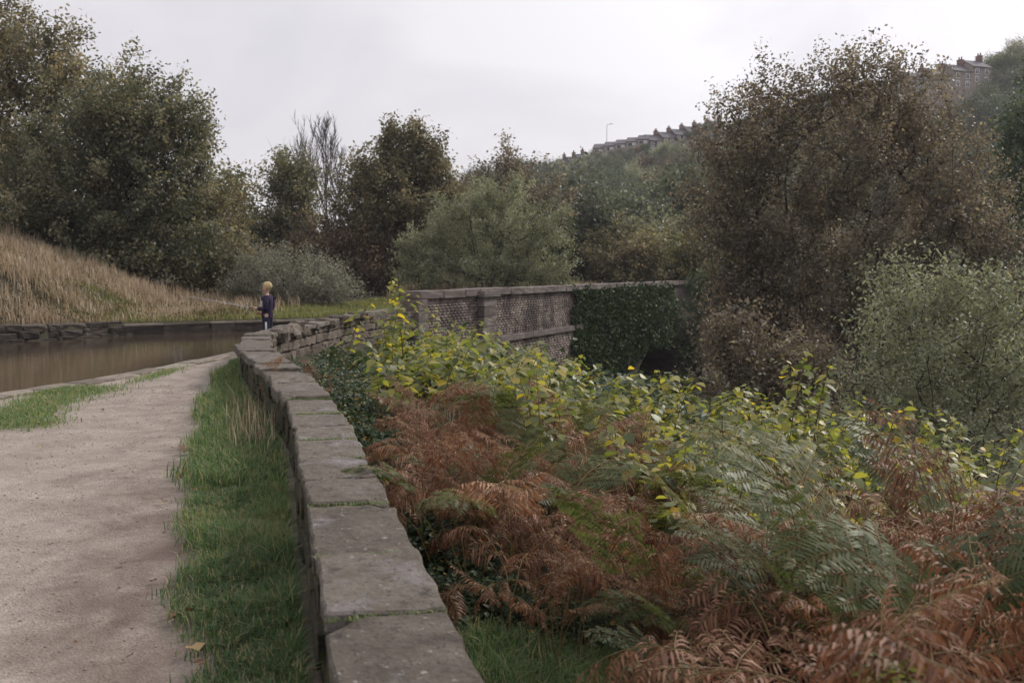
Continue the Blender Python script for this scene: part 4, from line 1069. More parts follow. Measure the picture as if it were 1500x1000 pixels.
# moss tufts in slab joints
for yj, m in ((3.36, 90), (4.08, 380), (4.99, 110), (6.23, 90), (6.95, 130), (8.2, 180), (9.1, 300)):
    t = wl_.at_y(yj); p = wl_.pos(t); d = wl_.tan(t); nn = np.array([d[1], -d[0]])
    a = r.uniform(-0.2, 0.2, m); P = p + nn * a[:, None] + d * r.normal(0, 0.006, m)[:, None]
    v, q, tt_, tt = blades(np.column_stack([P - LWI[:2], np.full(m, WTOP - 0.012)]), 0.022, 0.005, r, 1.2, tint=np.clip(r.normal(0.75, 0.1, m), 0, 0.9))
    o = link('joint_moss', np_mesh('joint_moss', v, [q, tt_], G['verge'], tint=tt), low_wall); o['kind'] = 'stuff'

# ------------------------------------------------------------------ bracken
def frond_mesh(seed, h, blade, width, curl, droop, mats, dead):
    """one bracken frond: stalk rising from the origin, blade arching towards +x"""
    rng = np.random.default_rng(seed)
    n = 22; stalk = 9
    pts = []; p = np.array([0.0, 0, 0]); ang = math.radians(rng.uniform(80, 88))
    for k in range(n + 1):
        pts.append(p.copy())
        L = h / stalk if k < stalk else blade / (n - stalk)
        if k >= stalk - 3: ang -= curl / (n - stalk + 3)
        p = p + np.array([math.cos(ang), rng.normal(0, 0.10 if dead else 0.06), math.sin(ang)]) * L
    pts = np.array(pts)
    segs = [(pts[k], pts[k + 1], 0.0055 * (1 - 0.8 * k / n), 0.0055 * (1 - 0.8 * (k + 1) / n)) for k in range(n)]
    V, F, TI = [], [], []
    npn = 11; nv = 0
    for i in range(npn):
        u = (i / npn) ** 0.9
        f = stalk + u * (n - stalk - 0.3); k = int(f); fr = f - k
        b = pts[k] * (1 - fr) + pts[k + 1] * fr
        tg = pts[k + 1] - pts[k]; tg /= np.linalg.norm(tg)
        side = np.array([0, 1.0, 0]); nrm = np.cross(tg, side)
        if nrm[2] < 0: nrm = -nrm
        Lp = width * (1 - u) ** 0.75 * (0.75 + 0.5 * min(1, u * 4)) * rng.uniform(0.85, 1.1)
        if Lp < 0.02: continue
        for sg in (-1, 1):
            if dead and rng.uniform() < 0.2: continue
            dirv = side * sg * math.cos(0.55 + 0.25 * u) + tg * math.sin(0.55 + 0.25 * u) + nrm * rng.uniform(-0.1, 0.18)
            dirv /= np.linalg.norm(dirv)
            m = max(5, int(Lp / 0.017)); q = b.copy(); dr = droop * rng.uniform(0.5, 1.4); dv = dirv.copy(); prev = q.copy()
            for j in range(m):
                dv = dv + np.array([0, 0, -dr / m]) + (rng.normal(0, 0.12, 3) if dead else rng.normal(0, 0.03, 3)); dv /= np.linalg.norm(dv)
                q = q + dv * (Lp / m)
                w = j / m
                lp = min(0.085, 0.42 * Lp) * (1 - w) ** 0.7 * (0.6 + 0.8 * min(1, w * 3)) * rng.uniform(0.8, 1.15)
                if lp < 0.005: continue
                pn = np.cross(dv, nrm); pn /= np.linalg.norm(pn) + 1e-9; un = np.cross(pn, dv)
                if un[2] < 0: un = -un
                for s2 in (-1, 1):
                    pd = pn * s2 * 0.85 + dv * 0.5 + un * (rng.uniform(-0.6, 0.05) if dead else rng.uniform(-0.25, 0.05)); pd /= np.linalg.norm(pd)
                    wd = dv * (0.0085 if lp > 0.03 else 0.0065) * (0.62 if dead else 0.9)
                    tip = q + pd * lp - np.array([0, 0, lp * (0.35 if dead else 0.12)])
                    mid = q + pd * lp * 0.45
                    V += [q, mid + wd, tip, mid - wd]; F.append((nv, nv + 1, nv + 2, nv + 3)); nv += 4
                    t_ = np.clip(rng.normal(0.5, 0.27), 0, 1); TI += [t_] * 4
                if j % 3 == 2 or j == m - 1:
                    segs.append((prev, q, 0.0022, 0.0012)); prev = q.copy()
    sv, sf = tubes(segs, 3)
    V = np.array(V); F = np.array(F)
    allv = np.concatenate([V, sv]); allf = np.concatenate([F, sf + len(V)])
    ti = np.concatenate([TI, np.full(len(sv), 0.5)])
    mi = np.concatenate([np.zeros(len(F), int), np.ones(len(sf), int)])
    return np_mesh('frond', allv, allf, tint=ti, mats=mats, matidx=mi)

FB = [frond_mesh(300 + i, random.uniform(0.45, 0.7), random.uniform(0.55, 0.75), random.uniform(0.19, 0.28), random.uniform(0.8, 2.8), random.uniform(0.4, 1.8), [G['bbrown'], G['bstalk']], True) for i in range(16)]
FG = [frond_mesh(330 + i, random.uniform(0.55, 0.8), random.uniform(0.6, 0.85), random.uniform(0.26, 0.34), random.uniform(1.1, 1.9), random.uniform(0.3, 0.7), [G['bgreen'], G['bstalk']], False) for i in range(7)]
FU = [frond_mesh(350, 0.5, 0.62, 0.11, 0.3, 0.3, [G['bgreen'], G['bstalk']], False)]
rb = random.Random(21)
def bracken(x, y, nf, green, scale, label, group, z=None, face=None, meshes=None):
    o = empty('bracken_fern', (x, y, (h1(x, y) if z is None else z) - 0.02)); tag(o, label, 'fern', group)
    for k in range(nf):
        me = rb.choice(meshes) if meshes else (rb.choice(FG) if rb.random() < green else rb.choice(FB))
        rz = rb.uniform(0, 6.28) if face is None else face + rb.uniform(-0.9, 0.9)
        s = scale * rb.uniform(0.8, 1.15)
        link('frond', me, o, (rb.uniform(-0.08, 0.08), rb.uniform(-0.08, 0.08), 0), (rb.uniform(-0.3, 0.3), rb.uniform(-0.2, 0.5), rz), (s, s * rb.uniform(0.75, 1.1), s))
    return o
# rust-brown bank of dead bracken beyond the wall
cnt = 0; placed = []
while cnt < 78:
    y = rb.uniform(4.7, 9.6); x = interp_x(WALL, y) + rb.uniform(0.62 if y < 8 else 0.9, 2.6) + (0.15 if y < 6 else 0)
    if any((x - a) ** 2 + (y - b) ** 2 < 0.05 for a, b in placed): continue
    placed.append((x, y)); cnt += 1
    bracken(x, y, rb.randint(4, 5), 0.10, rb.uniform(0.72, 1.0), 'rust-brown dead bracken clump in the thick patch just beyond the coping slabs', 'dead bracken beyond the low wall', face=None)
# green-grey fronds lying over the patch
for (x, y, s) in [(0.75, 5.9, 0.85), (0.9, 6.6, 0.9), (0.45, 6.4, 0.8), (1.0, 7.4, 0.95), (1.15, 5.4, 0.85)]:
    bracken(x, y, 4, 1.0, s * 0.78, 'grey-green bracken clump arching out of the rust-brown patch', 'green bracken in the brown patch', face=-0.5)
# the near right corner: mixed bracken
cnt = 0; placed = []
while cnt < 105:
    y = rb.uniform(2.6, 5.2); x = rb.uniform(0.75, 0.62 * y + 0.6)
    if x < 0.25 * y + 0.28: continue
    if any((x - a) ** 2 + (y - b) ** 2 < 0.026 for a, b in placed): continue
    placed.append((x, y)); cnt += 1
    g = (0.13 if x > 1.0 else 0.14) if y > 3.6 else 0.04
    top = 0.42 + 0.05 * (y - 2.7) + 0.38 * min(1, max(0, (x - 0.28 * y + 0.1) / 0.6)); sc = min(1.18, (top - h1(x, y)) / 0.98)
    bracken(x, y, rb.randint(4, 5), g, sc * rb.uniform(0.85, 1.05), 'mixed brown and green bracken clump in the near corner below the yellow-green bushes', 'bracken in the near corner')
bracken(1.36, 4.15, 1, 1, 1.3, 'single upright green bracken frond standing before the yellow-green bushes', None, z=-0.42, meshes=FU)
bracken(2.0, 3.9, 2, 1, 0.9, 'broad grey-green bracken frond at the right edge above the brown ferns', None, z=-0.30, face=3.0, meshes=FG[:2])
bracken(0.95, 3.5, 3, 1, 0.66, 'dark drooping green bracken in front of the near brown ferns', None, z=-0.28, face=3.4, meshes=FG[2:4])
for (x, y, sc_, fc, lab) in [(2.15, 4.3, 1.12, 3.0, 'long arching green bracken fronds reaching in from the right edge'), (1.85, 4.4, 0.85, 3.3, 'dark green bracken fronds above the near rust-brown ferns'), (1.2, 4.5, 0.85, 3.4, 'green bracken fronds arching towards the brown patch'), (0.82, 4.1, 0.66, 3.6, 'drooping green bracken fronds over the grass near the wall')]:
    bracken(x, y, 2, 1, sc_, lab, None, face=fc, meshes=FG)
for (x, y, lab) in [(-2.05, 11.0, 'small brown bracken clump growing over the wall where slabs end'), (-2.75, 11.9, 'brown bracken spilling on the path side of the broken wall')]:
    bracken(x, y, 5, 0.0, 0.55, lab, None, z=0.12)

# ------------------------------------------------------------------ bramble
def bramble_meshes(seed, r, h, n):
    rng = np.random.default_rng(seed)
    segs = []; P = []
    for k in range(12):
        a = rng.uniform(0, 6.28); p = np.array([rng.normal(0, 0.1), rng.normal(0, 0.1), 0.0]); d = np.array([math.cos(a) * 0.5, math.sin(a) * 0.5, 1.0])
        L = rng.uniform(0.8, 1.3) * max(r, h)
        for j in range(9):
            q = p + d / np.linalg.norm(d) * L / 9; segs.append((p, q, 0.005, 0.004)); 
            for _ in range(n // 108):
                P.append(q + rng.normal(0, 0.10, 3))
            p = q; d = d + np.array([math.cos(a) * 0.16, math.sin(a) * 0.16, -0.34])
            if p[2] < 0.04: d[2] = abs(d[2]) * 0.3
    P = np.array(P); P[:, 2] = np.maximum(P[:, 2], 0.02)
    # trifoliate: three leaflets per point
    Q = np.repeat(P, 3, 0) + rng.normal(0, 0.022, (len(P) * 3, 3))
    nrm = rand_dirs(len(Q), rng) * 0.55 + np.array([0.0, -0.25, 0.75]); nrm /= np.linalg.norm(nrm, axis=1, keepdims=True)
    a = rand_dirs(len(Q), rng); a -= nrm * np.sum(a * nrm, 1, keepdims=True); a /= np.linalg.norm(a, axis=1, keepdims=True); b = np.cross(nrm, a)
    s = (0.062 * rng.uniform(0.6, 1.25, len(Q)))[:, None]
    ring = [(-0.5, 0, 0), (-0.2, 0.34, .06), (0.15, 0.3, .05), (0.55, 0, -.1), (0.15, -0.3, .05), (-0.2, -0.34, .06)]
    v = np.stack([Q + a * s * x + b * s * y_ + nrm * s * z for x, y_, z in ring], 1).reshape(-1, 3)
    i = np.arange(len(Q)) * 6
    f = np.concatenate([np.stack([i, i + 3, i + 2, i + 1], 1), np.stack([i, i + 5, i + 4, i + 3], 1)])
    tn = np.clip(rng.normal(0.45, 0.25, len(Q)), 0, 0.93); tn = np.where(rng.uniform(size=len(Q)) < 0.025, 0.985, tn)
    cv_, cf_ = tubes(segs, 4)
    return np_mesh('leaves', v, f, G['bramble'], tint=np.repeat(tn, 6)), np_mesh('canes', cv_, cf_, G['kstem'], tint=np.zeros(len(cv_)))
BR = [bramble_meshes(400 + i, 0.7, 0.6, 700) for i in range(5)]
def bramble(x, y, s, label, group, z=None):
    o = empty('bramble_bush', (x, y, h1(x, y) if z is None else z), rb.uniform(0, 6.28)); tag(o, label, 'bush', group)
    lv_, cn_ = rb.choice(BR); o.scale = (s, s, s)
    link('leaves', lv_, o)['kind'] = 'stuff'; link('canes', cn_, o)
for k in range(20):
    y = 5.6 + k * 0.5 + rb.uniform(-0.2, 0.2); x = interp_x(WALL, y) + 0.42 + rb.uniform(0.02, 0.35)
    bramble(x, y, rb.uniform(0.62, 0.9), 'dark green bramble bush lining the valley side of the coping slabs', 'brambles along the low wall')
for k in range(30):
    y = 12.5 + k * 0.5 + rb.uniform(-0.3, 0.3); x = interp_x(WALL, y) + rb.uniform(0.55, 1.7); g_ = h1(x, y)
    s = min(2.3, max(0.8, (rb.uniform(-0.15, 0.12) - g_) / 0.72))
    bramble(x, y, s, 'grey-green bramble bush below the broken part of the low wall', 'brambles under the broken wall')
for (x, y, s) in [(0.25, 5.3, 0.55), (0.0, 5.6, 0.65), (0.85, 5.3, 0.5), (1.3, 5.9, 0.8), (1.6, 5.2, 0.7)]:
    bramble(x, y, s, 'bramble bush under the front of the dead bracken', 'brambles under the dead bracken')

for (px, py, D, sc_) in [(905, 560, 44, 3.2), (950, 570, 45, 3.0), (985, 555, 46, 3.2), (870, 565, 42, 2.8)]:
    p = at(px, py, D); bramble(p[0], p[1], sc_, 'dark bramble thicket at the mouth of the arch under the ivy', 'brambles at the arch', z=p[2] - 0.9)
for k in range(46):
    D = rb.uniform(13.5, 34); px = rb.uniform(560, 1540); x = (px - 750) / 1500 * D
    if sdist(FULLWALL, np.array([x]), np.array([D]))[0] < 2.5: continue
    bramble(x, D, rb.uniform(1.8, 3.0), 'dark bramble thicket on the valley slope under the trees', 'bramble thickets on the valley slope')
# ------------------------------------------------------------------ knotweed: each stem a plant, each leaf a part
def kleaf(seed):
    """heart-shaped leaf, stalk end at the origin, tip towards +x; unit length"""
    r = random.Random(seed); c = r.uniform(0.10, 0.22); fo = r.uniform(0.04, 0.14)
    out = [(0.0, 0.0), (-0.06, 0.22), (0.08, 0.38), (0.32, 0.40), (0.62, 0.26), (0.85, 0.09), (1.0, 0.0)]
    mid = [(0.0, 0), (0.32, 0), (0.62, 0), (1.0, 0)]
    z = lambda x, y_: -c * x * x + fo * abs(y_) * 1.2 - 0.22 * y_ * y_ + 0.06
    V = [(x, 0, z(x, 0) - 0.06) for x, _ in mid]
    up = [(x, y_, z(x, y_) - 0.06) for x, y_ in out[1:6]]; dn = [(x, -y_, z(x, -y_) - 0.06) for x, y_ in out[1:6]]
    V += up + dn                       # 4..8 up, 9..13 down
    Fq = [(0, 1, 5, 4), (1, 2, 7, 6)]; Ft = [(1, 6, 5), (2, 3, 8), (2, 8, 7)]
    Fq += [(0, 9, 10, 1), (1, 11, 12, 2)]; Ft += [(1, 10, 11), (2, 13, 3), (2, 12, 13)]
    return np_mesh('leaf', np.array(V), [np.array(Fq), np.array(Ft)], G['knot'], tint=np.full(14, r.uniform(0.2, 0.8)), smooth=True)
KL = [kleaf(500 + i) for i in range(8)]
def kstem_mesh(pts):
    segs = [(pts[k], pts[k + 1], 0.008 * (1 - 0.75 * k / len(pts)), 0.008 * (1 - 0.75 * (k + 1) / len(pts))) for k in range(len(pts) - 1)]
    v, f = tubes(segs, 5); return np_mesh('stem', v, f, G['kstem'], tint=np.full(len(v), 0.5))
rk = np.random.default_rng(77)
KS = []
for i in range(9):                      # stem shapes, unit height 1, arching at the top
    a = 0.0; p = np.zeros(3); pts = [p.copy()]
    lean = rk.uniform(0.15, 0.45)
    for k in range(14):
        u = k / 14; d = np.array([lean * u * 1.6 + (0.07 if k % 2 else -0.07), rk.normal(0, 0.05), 1.0 - 0.75 * u * u * lean * 2]); p = p + d / 14; pts.append(p.copy())
    pts = np.array(pts); pts[:, 2] /= pts[:, 2].max(); KS.append((pts, None))
KS = [(p, kstem_mesh(p)) for p, _ in KS]
def knotweed(x, y, top, label, group, nleaf=25, leafsize=0.098, gz_=None, hmin=0.25, low=0.5, tip=False):
    pts, sm = KS[rk.integers(len(KS))]; az0 = rk.uniform(0, 6.28)
    if tip:
        hh_ = top - h1(x, y); ex, ey = pts[-1][0] * hh_ * 0.8, pts[-1][1] * hh_ * 0.8
        x, y = x - (ex * math.cos(az0) - ey * math.sin(az0)), y - (ex * math.sin(az0) + ey * math.cos(az0))
    g = h1(x, y) if gz_ is None else gz_; hgt = max(hmin, top - g)
    o = empty('knotweed_plant', (x, y, g - 0.03), az0); tag(o, label, 'plant', group)
    st = link('stem', sm, o, None, None, (hgt * 0.8, hgt * 0.8, hgt))
    lo = max(low, 1 - 0.95 / hgt)
    for k in range(nleaf):
        u = lo + (1 - lo) * (k + rk.uniform(0, 1)) / nleaf
        f = min(u, 0.999) * (len(pts) - 1); a = int(f); q = pts[a] * (1 - (f - a)) + pts[a + 1] * (f - a)
        az = (k % 2) * math.pi + rk.normal(0, 0.75) + rk.uniform(0, 0.4)
        s = leafsize * rk.uniform(0.7, 1.25) * (1.0 if u < 0.93 else 0.7)
        side = rk.uniform(0.02, 0.20) * (1.05 - u * 0.6)
        pos = q * np.array([hgt * 0.8, hgt * 0.8, hgt]) + np.array([math.cos(az), math.sin(az), 0.25]) * side
        link('leaf', KL[rk.integers(len(KL))], o, pos, (rk.normal(0, 0.25), rk.normal(0.33, 0.22), az + rk.normal(0, 0.4)), (s, s, s))
    return o
kp = []
def fits(x, y, md): return all((x - a) ** 2 + (y - b) ** 2 > md * md for a, b in kp)
# main drift across the slope
tries = 0
while len(kp) < 205 and tries < 6000:
    tries += 1
    D = rk.uniform(5.7, 12.2); px = rk.uniform(760, 1460)
    if px < 905 and D < 7.6: continue
    if D < 6.6 and px < 960: continue
    x = (px - 750) / 1500 * D
    if not fits(x, D, 0.18): continue
    kp.append((x, D))
    edge = np.interp(px, [760, 860, 920, 1100, 1250, 1440], [498, 545, 552, 572, 590, 612]) + 10
    zc = EYE - (edge - 395) / 1500 * 10.8                 # level the canopy keeps
    top = min(zc + rk.normal(0.0, 0.09) - 0.012 * (D - 9), 0.9)
    knotweed(x, D, top, 'yellow-green knotweed stem in the wide drift on the slope below the huge tree', 'knotweed drift on the slope')
n1 = len(kp)
# farther clump by the wall, in front of the parapet
tries = 0
while len(kp) < n1 + 85 and tries < 6000:
    tries += 1
    D = rk.uniform(10.2, 16.5); px = rk.uniform(545, 850)
    x = (px - 750) / 1500 * D
    if sdist(WALL, np.array([x]), np.array([D]))[0] < 0.8 or not fits(x, D, 0.26): continue
    kp.append((x, D))
    edge = np.interp(px, [545, 580, 640, 720, 800, 850], [478, 470, 468, 482, 515, 545]) + 8
    top = EYE - (edge - 395) / 1500 * 14.5 + rk.normal(-0.02, 0.1) + 0.01 * (D - 14)
    knotweed(x, D, top, 'yellow-green knotweed stem in the clump before the brick parapet', 'knotweed clump before the parapet', leafsize=0.11)
# tall sprigs
for (px, py, D, lab) in [(585, 440, 12.6, 'short bushy knotweed sprig under the tallest yellow one'), (560, 452, 12.8, 'low knotweed sprig in front of the tallest yellow one'), (630, 448, 13.6, 'golden knotweed sprig before the left end of the parapet'), (572, 404, 13.0, 'tallest yellow knotweed sprig rising in front of the low wall end'), (603, 428, 13.4, 'orange-tinted knotweed sprig just right of the tallest yellow one'), (546, 438, 13.2, 'knotweed sprig just left of the tallest yellow one'),
                         (1185, 508, 9.6, 'tall arching knotweed sprig standing above the drift before the brown shrub'), (1215, 530, 9.4, 'leafy knotweed sprig just right of the tall arching one'), (1030, 545, 10.4, 'small knotweed sprig above the drift near the ivy wall'),
                         (1145, 520, 9.9, 'thin knotweed sprig just left of the tall arching one'), (1320, 575, 8.8, 'small knotweed sprig at the right end of the drift'), (930, 535, 11.5, 'knotweed sprig poking up before the dark arch'), (980, 540, 11.0, 'pair-leaved knotweed sprig right of the dark arch')]:
    p = at(px, py, D); knotweed(p[0], p[1], p[2], lab, None, nleaf=34, tip=True)

# ------------------------------------------------------------------ fallen leaves
def fallen_mesh(seed):
    r = random.Random(seed); n = 10; V = [(0, 0, 0.012)]
    for k in range(n):
        a = 2 * math.pi * k / n; rad = (0.5 if k % 2 == 0 else 0.34) * r.uniform(0.8, 1.15)
        V.append((math.cos(a) * rad, math.sin(a) * rad * 0.8, 0.10 * math.cos(2 * a + seed) + r.uniform(0.02, 0.16)))
    F = [(0, 1 + k, 1 + (k + 1) % n) for k in range(n)]
    return np_mesh('fallen_leaf', np.array(V), np.array(F), G['litter'], tint=np.full(len(V), r.random()))
FL = [fallen_mesh(600 + i) for i in range(6)]
spots = [(265, 905, 0.13), (285, 955, 0.10), (180, 825, 0.05), (270, 662, 0.16), (360, 975, 0.09), (285, 720, 0.07), (350, 655, 0.12), (300, 690, 0.05), (340, 840, 0.06), (315, 905, 0.06), (235, 640, 0.05), (290, 780, 0.05), (262, 700, 0.05), (385, 720, 0.07),
         (60, 655, 0.05), (150, 600, 0.05), (210, 730, 0.035), (80, 870, 0.03), (130, 770, 0.03), (40, 760, 0.035), (165, 690, 0.04), (225, 850, 0.05), (110, 940, 0.03), (240, 780, 0.045), (190, 960, 0.04), (200, 620, 0.05), (30, 910, 0.03)]
rs_ = random.Random(9)
for _ in range(34):
    yy = rs_.uniform(3.2, 11); xx = interp_x(WALL, yy) - 0.25 - rs_.uniform(0.05, 1.0) * np.interp(yy, [3, 6, 10], [.55, .9, 1.0])
    spots.append((750 + 1500 * xx / yy, 395 + (EYE - 0.04) * 1500 / yy, rs_.uniform(0.035, 0.075)))
for k, (px, py, s) in enumerate(spots):
    # ground hit of the view direction on the towpath plane
    u, v = (px - 750) / 1500, (500 - py) / 1500; dz = -ST + v * CT; D = (EYE - 0.03) / -dz * (CT + v * ST)
    p = at(px, py, D)
    o = link('fallen_leaf', FL[k % 6], None, (p[0], p[1], 0.03 if px < 262 else 0.05), (random.uniform(-.25, .25), random.uniform(-.25, .25), random.uniform(0, 6)), (s, s, s))
    tag(o, ['large curled brown fallen leaf at the muddy edge of the path', 'pale brown fallen leaf lying by the grass at the bottom of the path'][k] if k < 2 else ('small fallen leaf lying on the bare towpath' if px < 262 else 'dry fallen leaf lying in the verge grass'),
        'leaf', None if k < 2 else ('fallen leaves on the towpath' if px < 262 else 'fallen leaves in the verge'))

# grit on the towpath
rg = np.random.default_rng(91); n = 5200
gy = 2.6 + 12 * rg.uniform(0, 1, n) ** 1.6; gu = rg.uniform(0, 1, n)
gx = interp_x(NEAR_EDGE, gy) + 0.5 + gu * (interp_x(WALL, gy) - 0.75 - interp_x(NEAR_EDGE, gy) - 0.5); keepg = gx > -0.56 * gy - 0.3
gx, gy = gx[keepg], gy[keepg]; n = len(gx); sz = rg.uniform(0.003, 0.0085, n) * (1 + gy * 0.05)
oct_ = np.array([[1, 0, 0], [-1, 0, 0], [0, 1, 0], [0, -1, 0], [0, 0, 1], [0, 0, -1]], float)
of = np.array([[0, 2, 4], [2, 1, 4], [1, 3, 4], [3, 0, 4], [2, 0, 5], [1, 2, 5], [3, 1, 5], [0, 3, 5]])
gz_ = 0.006 + 0.012 * fbm(gx * 2.3, gy * 2.3, 5.0) + 0.008 * fbm(gx * 7, gy * 7, 9.0)
gv = np.stack([gx, gy, gz_ + 0.002], 1)[:, None] + oct_[None] * sz[:, None, None] * rg.uniform(0.6, 1.2, (n, 6, 1)) * np.array([1, 1, 0.6])
gf = (np.arange(n) * 6)[:, None, None] + of[None]
tag(link('gravel', np_mesh('gravel', gv.reshape(-1, 3), gf.reshape(-1, 3), M_GRIT)), 'scattered grit and small stones on the towpath', 'gravel', kind='stuff')

# ------------------------------------------------------------------ the boy fishing
M_SKIN = plain_mat('skin', (0.50, 0.30, 0.23), 0.55)
M_HAIR = plain_mat('blond_hair', (0.52, 0.39, 0.20), 0.6, var=0.3, scale=90)
M_NAVY = plain_mat('navy_sweatshirt', (0.028, 0.020, 0.050), 0.9, var=0.25)
M_TROUS = plain_mat('navy_trousers', (0.022, 0.022, 0.045), 0.9, var=0.25)
M_PANEL = plain_mat('light_print', (0.42, 0.42, 0.42), 0.9, var=0.2, scale=60)
M_WHT = plain_mat('white_stripe', (0.75, 0.74, 0.76), 0.8)
M_SHOE = plain_mat('shoe', (0.25, 0.25, 0.26), 0.7)
M_ROD = plain_mat('rod_grey', (0.40, 0.41, 0.44), 0.35, 0.5)
M_REEL = plain_mat('reel_dark', (0.05, 0.045, 0.045), 0.4, 0.5)
BX, BY = -5.02, 21.0
boy = empty('person', (BX, BY, 0.03), math.radians(-12)); tag(boy, 'fair-haired child in a navy sweatshirt and trousers, standing side-on holding a fishing rod', 'person')
def skin(name, verts, edges, radii, mat, parent, sub=2, root=0):
    me = bpy.data.meshes.new(name); me.from_pydata(verts, edges, []); me.materials.append(mat)
    o = link(name, me, parent)
    m = o.modifiers.new('skin', 'SKIN'); m.use_smooth_shade = True
    sv = me.skin_vertices[0].data
    for i, r in enumerate(radii): sv[i].radius = (r, r) if not isinstance(r, tuple) else r
    sv[root].use_root = True
    s = o.modifiers.new('sub', 'SUBSURF'); s.levels = sub; s.render_levels = sub
    return o
# local: faces -x, height 1.37
def chain(V, E, R, start, pts):
    prev = start
    for p, r in pts:
        V.append(p); R.append(r); E.append((prev, len(V) - 1)); prev = len(V) - 1
    return prev
HL = (-0.275, -0.05, 0.83); HR = (-0.24, 0.07, 0.725)       # hands: near one up, far one below (camera side is -y)
V, E, R = [(0, 0, 0.70)], [], [0.095]
sp_ = chain(V, E, R, 0, [((0.0, 0, 0.82), 0.088), ((0.0, 0, 0.95), 0.095), ((0.005, 0, 1.05), 0.085)])
nk = chain(V, E, R, sp_, [((0.0, 0, 1.11), 0.042), ((-0.01, 0, 1.15), 0.042)])
hd = chain(V, E, R, nk, [((-0.015, 0, 1.20), 0.075), ((-0.012, 0, 1.27), 0.085), ((-0.005, 0, 1.33), 0.060)])
for sy, hp in ((-1, HL), (1, HR)):
    w = chain(V, E, R, sp_, [((0.015, sy * 0.115, 1.05), 0.042), ((0.04, sy * 0.15, 0.90), 0.035), ((0.03, sy * 0.155, 0.83), 0.032)])
    hx, hy, hz = hp
    wr = chain(V, E, R, w, [((hx + 0.11, hy + sy * 0.03, hz - 0.005), 0.022), ((hx + 0.05, hy + sy * 0.01, hz), 0.026)])
    for k in range(4):
        dz = 0.022 - 0.015 * k; ln = (0.9, 1.0, 0.95, 0.8)[k]
        chain(V, E, R, wr, [((hx + 0.02, hy + sy * 0.022, hz + dz), 0.009), ((hx - 0.022 * ln, hy + sy * 0.016, hz + dz), 0.008), ((hx - 0.03 * ln, hy - sy * 0.014, hz + dz * 0.9), 0.007)])
    chain(V, E, R, wr, [((hx + 0.02, hy - sy * 0.02, hz + 0.03), 0.009), ((hx - 0.012, hy - sy * 0.022, hz + 0.035), 0.008)])
for sy in (-1, 1):
    chain(V, E, R, 0, [((0.0, sy * 0.065, 0.63), 0.078), ((-0.01 * sy, sy * 0.075, 0.38), 0.052), ((0.02, sy * 0.075, 0.10), 0.038), ((0.0, sy * 0.075, 0.045), 0.036), ((-0.12, sy * 0.08, 0.035), 0.030)])
skin('body', V, E, R, M_SKIN, boy)
# sweatshirt
V, E, R = [(0, 0, 0.575)], [], [(0.128, 0.118)]
sp_ = chain(V, E, R, 0, [((0.0, 0, 0.66), 0.128), ((0.0, 0, 0.76), 0.125), ((0.0, 0, 0.86), 0.118), ((0.0, 0, 0.98), 0.122), ((0.005, 0, 1.065), 0.10), ((0.0, 0, 1.11), 0.062)])
for sy, hp in ((-1, HL), (1, HR)):
    hx, hy, hz = hp
    chain(V, E, R, sp_ - 1, [((0.02, sy * 0.12, 1.04), 0.066), ((0.045, sy * 0.16, 0.92), 0.058), ((0.035, sy * 0.165, 0.83), 0.056), ((hx + 0.19, hy + sy * 0.06, hz - 0.005), 0.045), ((hx + 0.10, hy + sy * 0.03, hz - 0.003), 0.036)])
skin('sweatshirt', V, E, R, M_NAVY, boy)
# trousers
V, E, R = [(0, 0, 0.68)], [], [0.118]
chain(V, E, R, 0, [((0, 0, 0.74), 0.112), ((0, 0, 0.80), 0.1)])
for sy in (-1, 1):
    chain(V, E, R, 0, [((0.0, sy * 0.068, 0.62), 0.095), ((-0.01 * sy, sy * 0.077, 0.38), 0.072), ((0.02, sy * 0.077, 0.12), 0.058), ((0.015, sy * 0.077, 0.08), 0.056)])
tr = skin('trousers', V, E, R, M_TROUS, boy)
def ribbon(name, pts, w, parent, mat, nrm):
    V = []; F = []
    for k, p in enumerate(pts):
        V += [(p[0] - w / 2, p[1], p[2]), (p[0] + w / 2, p[1] , p[2]), (p[0] + w / 2, p[1] + 0.02, p[2]), (p[0] - w / 2, p[1] + 0.02, p[2])]
        if k:
            a, b = 4 * (k - 1), 4 * k
            for j in range(4): F.append((a + j, a + (j + 1) % 4, b + (j + 1) % 4, b + j))
    return link(name, np_mesh(name, np.array(V), np.array(F), mat), parent)
ribbon('leg_strip', [(0.035, -0.158, 0.56), (0.035, -0.154, 0.45), (0.035, -0.148, 0.36), (0.04, -0.140, 0.2), (0.04, -0.136, 0.1)], 0.032, tr, M_WHT, None)  # narrow white strip down the near trouser leg
# light print on the chest, wraps the front of the shirt
V, F = [], []
nz, na = 7, 8
for i in range(nz):
    for j in range(na):
        a = math.radians(165 + 85 * j / (na - 1)); z = 0.80 + 0.19 * i / (nz - 1); rad = 0.134
        V.append((math.cos(a) * rad, math.sin(a) * rad, z))
for i in range(nz - 1):
    for j in range(na - 1): F.append((i * na + j, i * na + j + 1, (i + 1) * na + j + 1, (i + 1) * na + j))
pm = link('chest_print', np_mesh('chest_print', np.array(V), np.array(F), M_PANEL, smooth=True), boy)
so = pm.modifiers.new('thick', 'SOLIDIFY'); so.thickness = 0.01
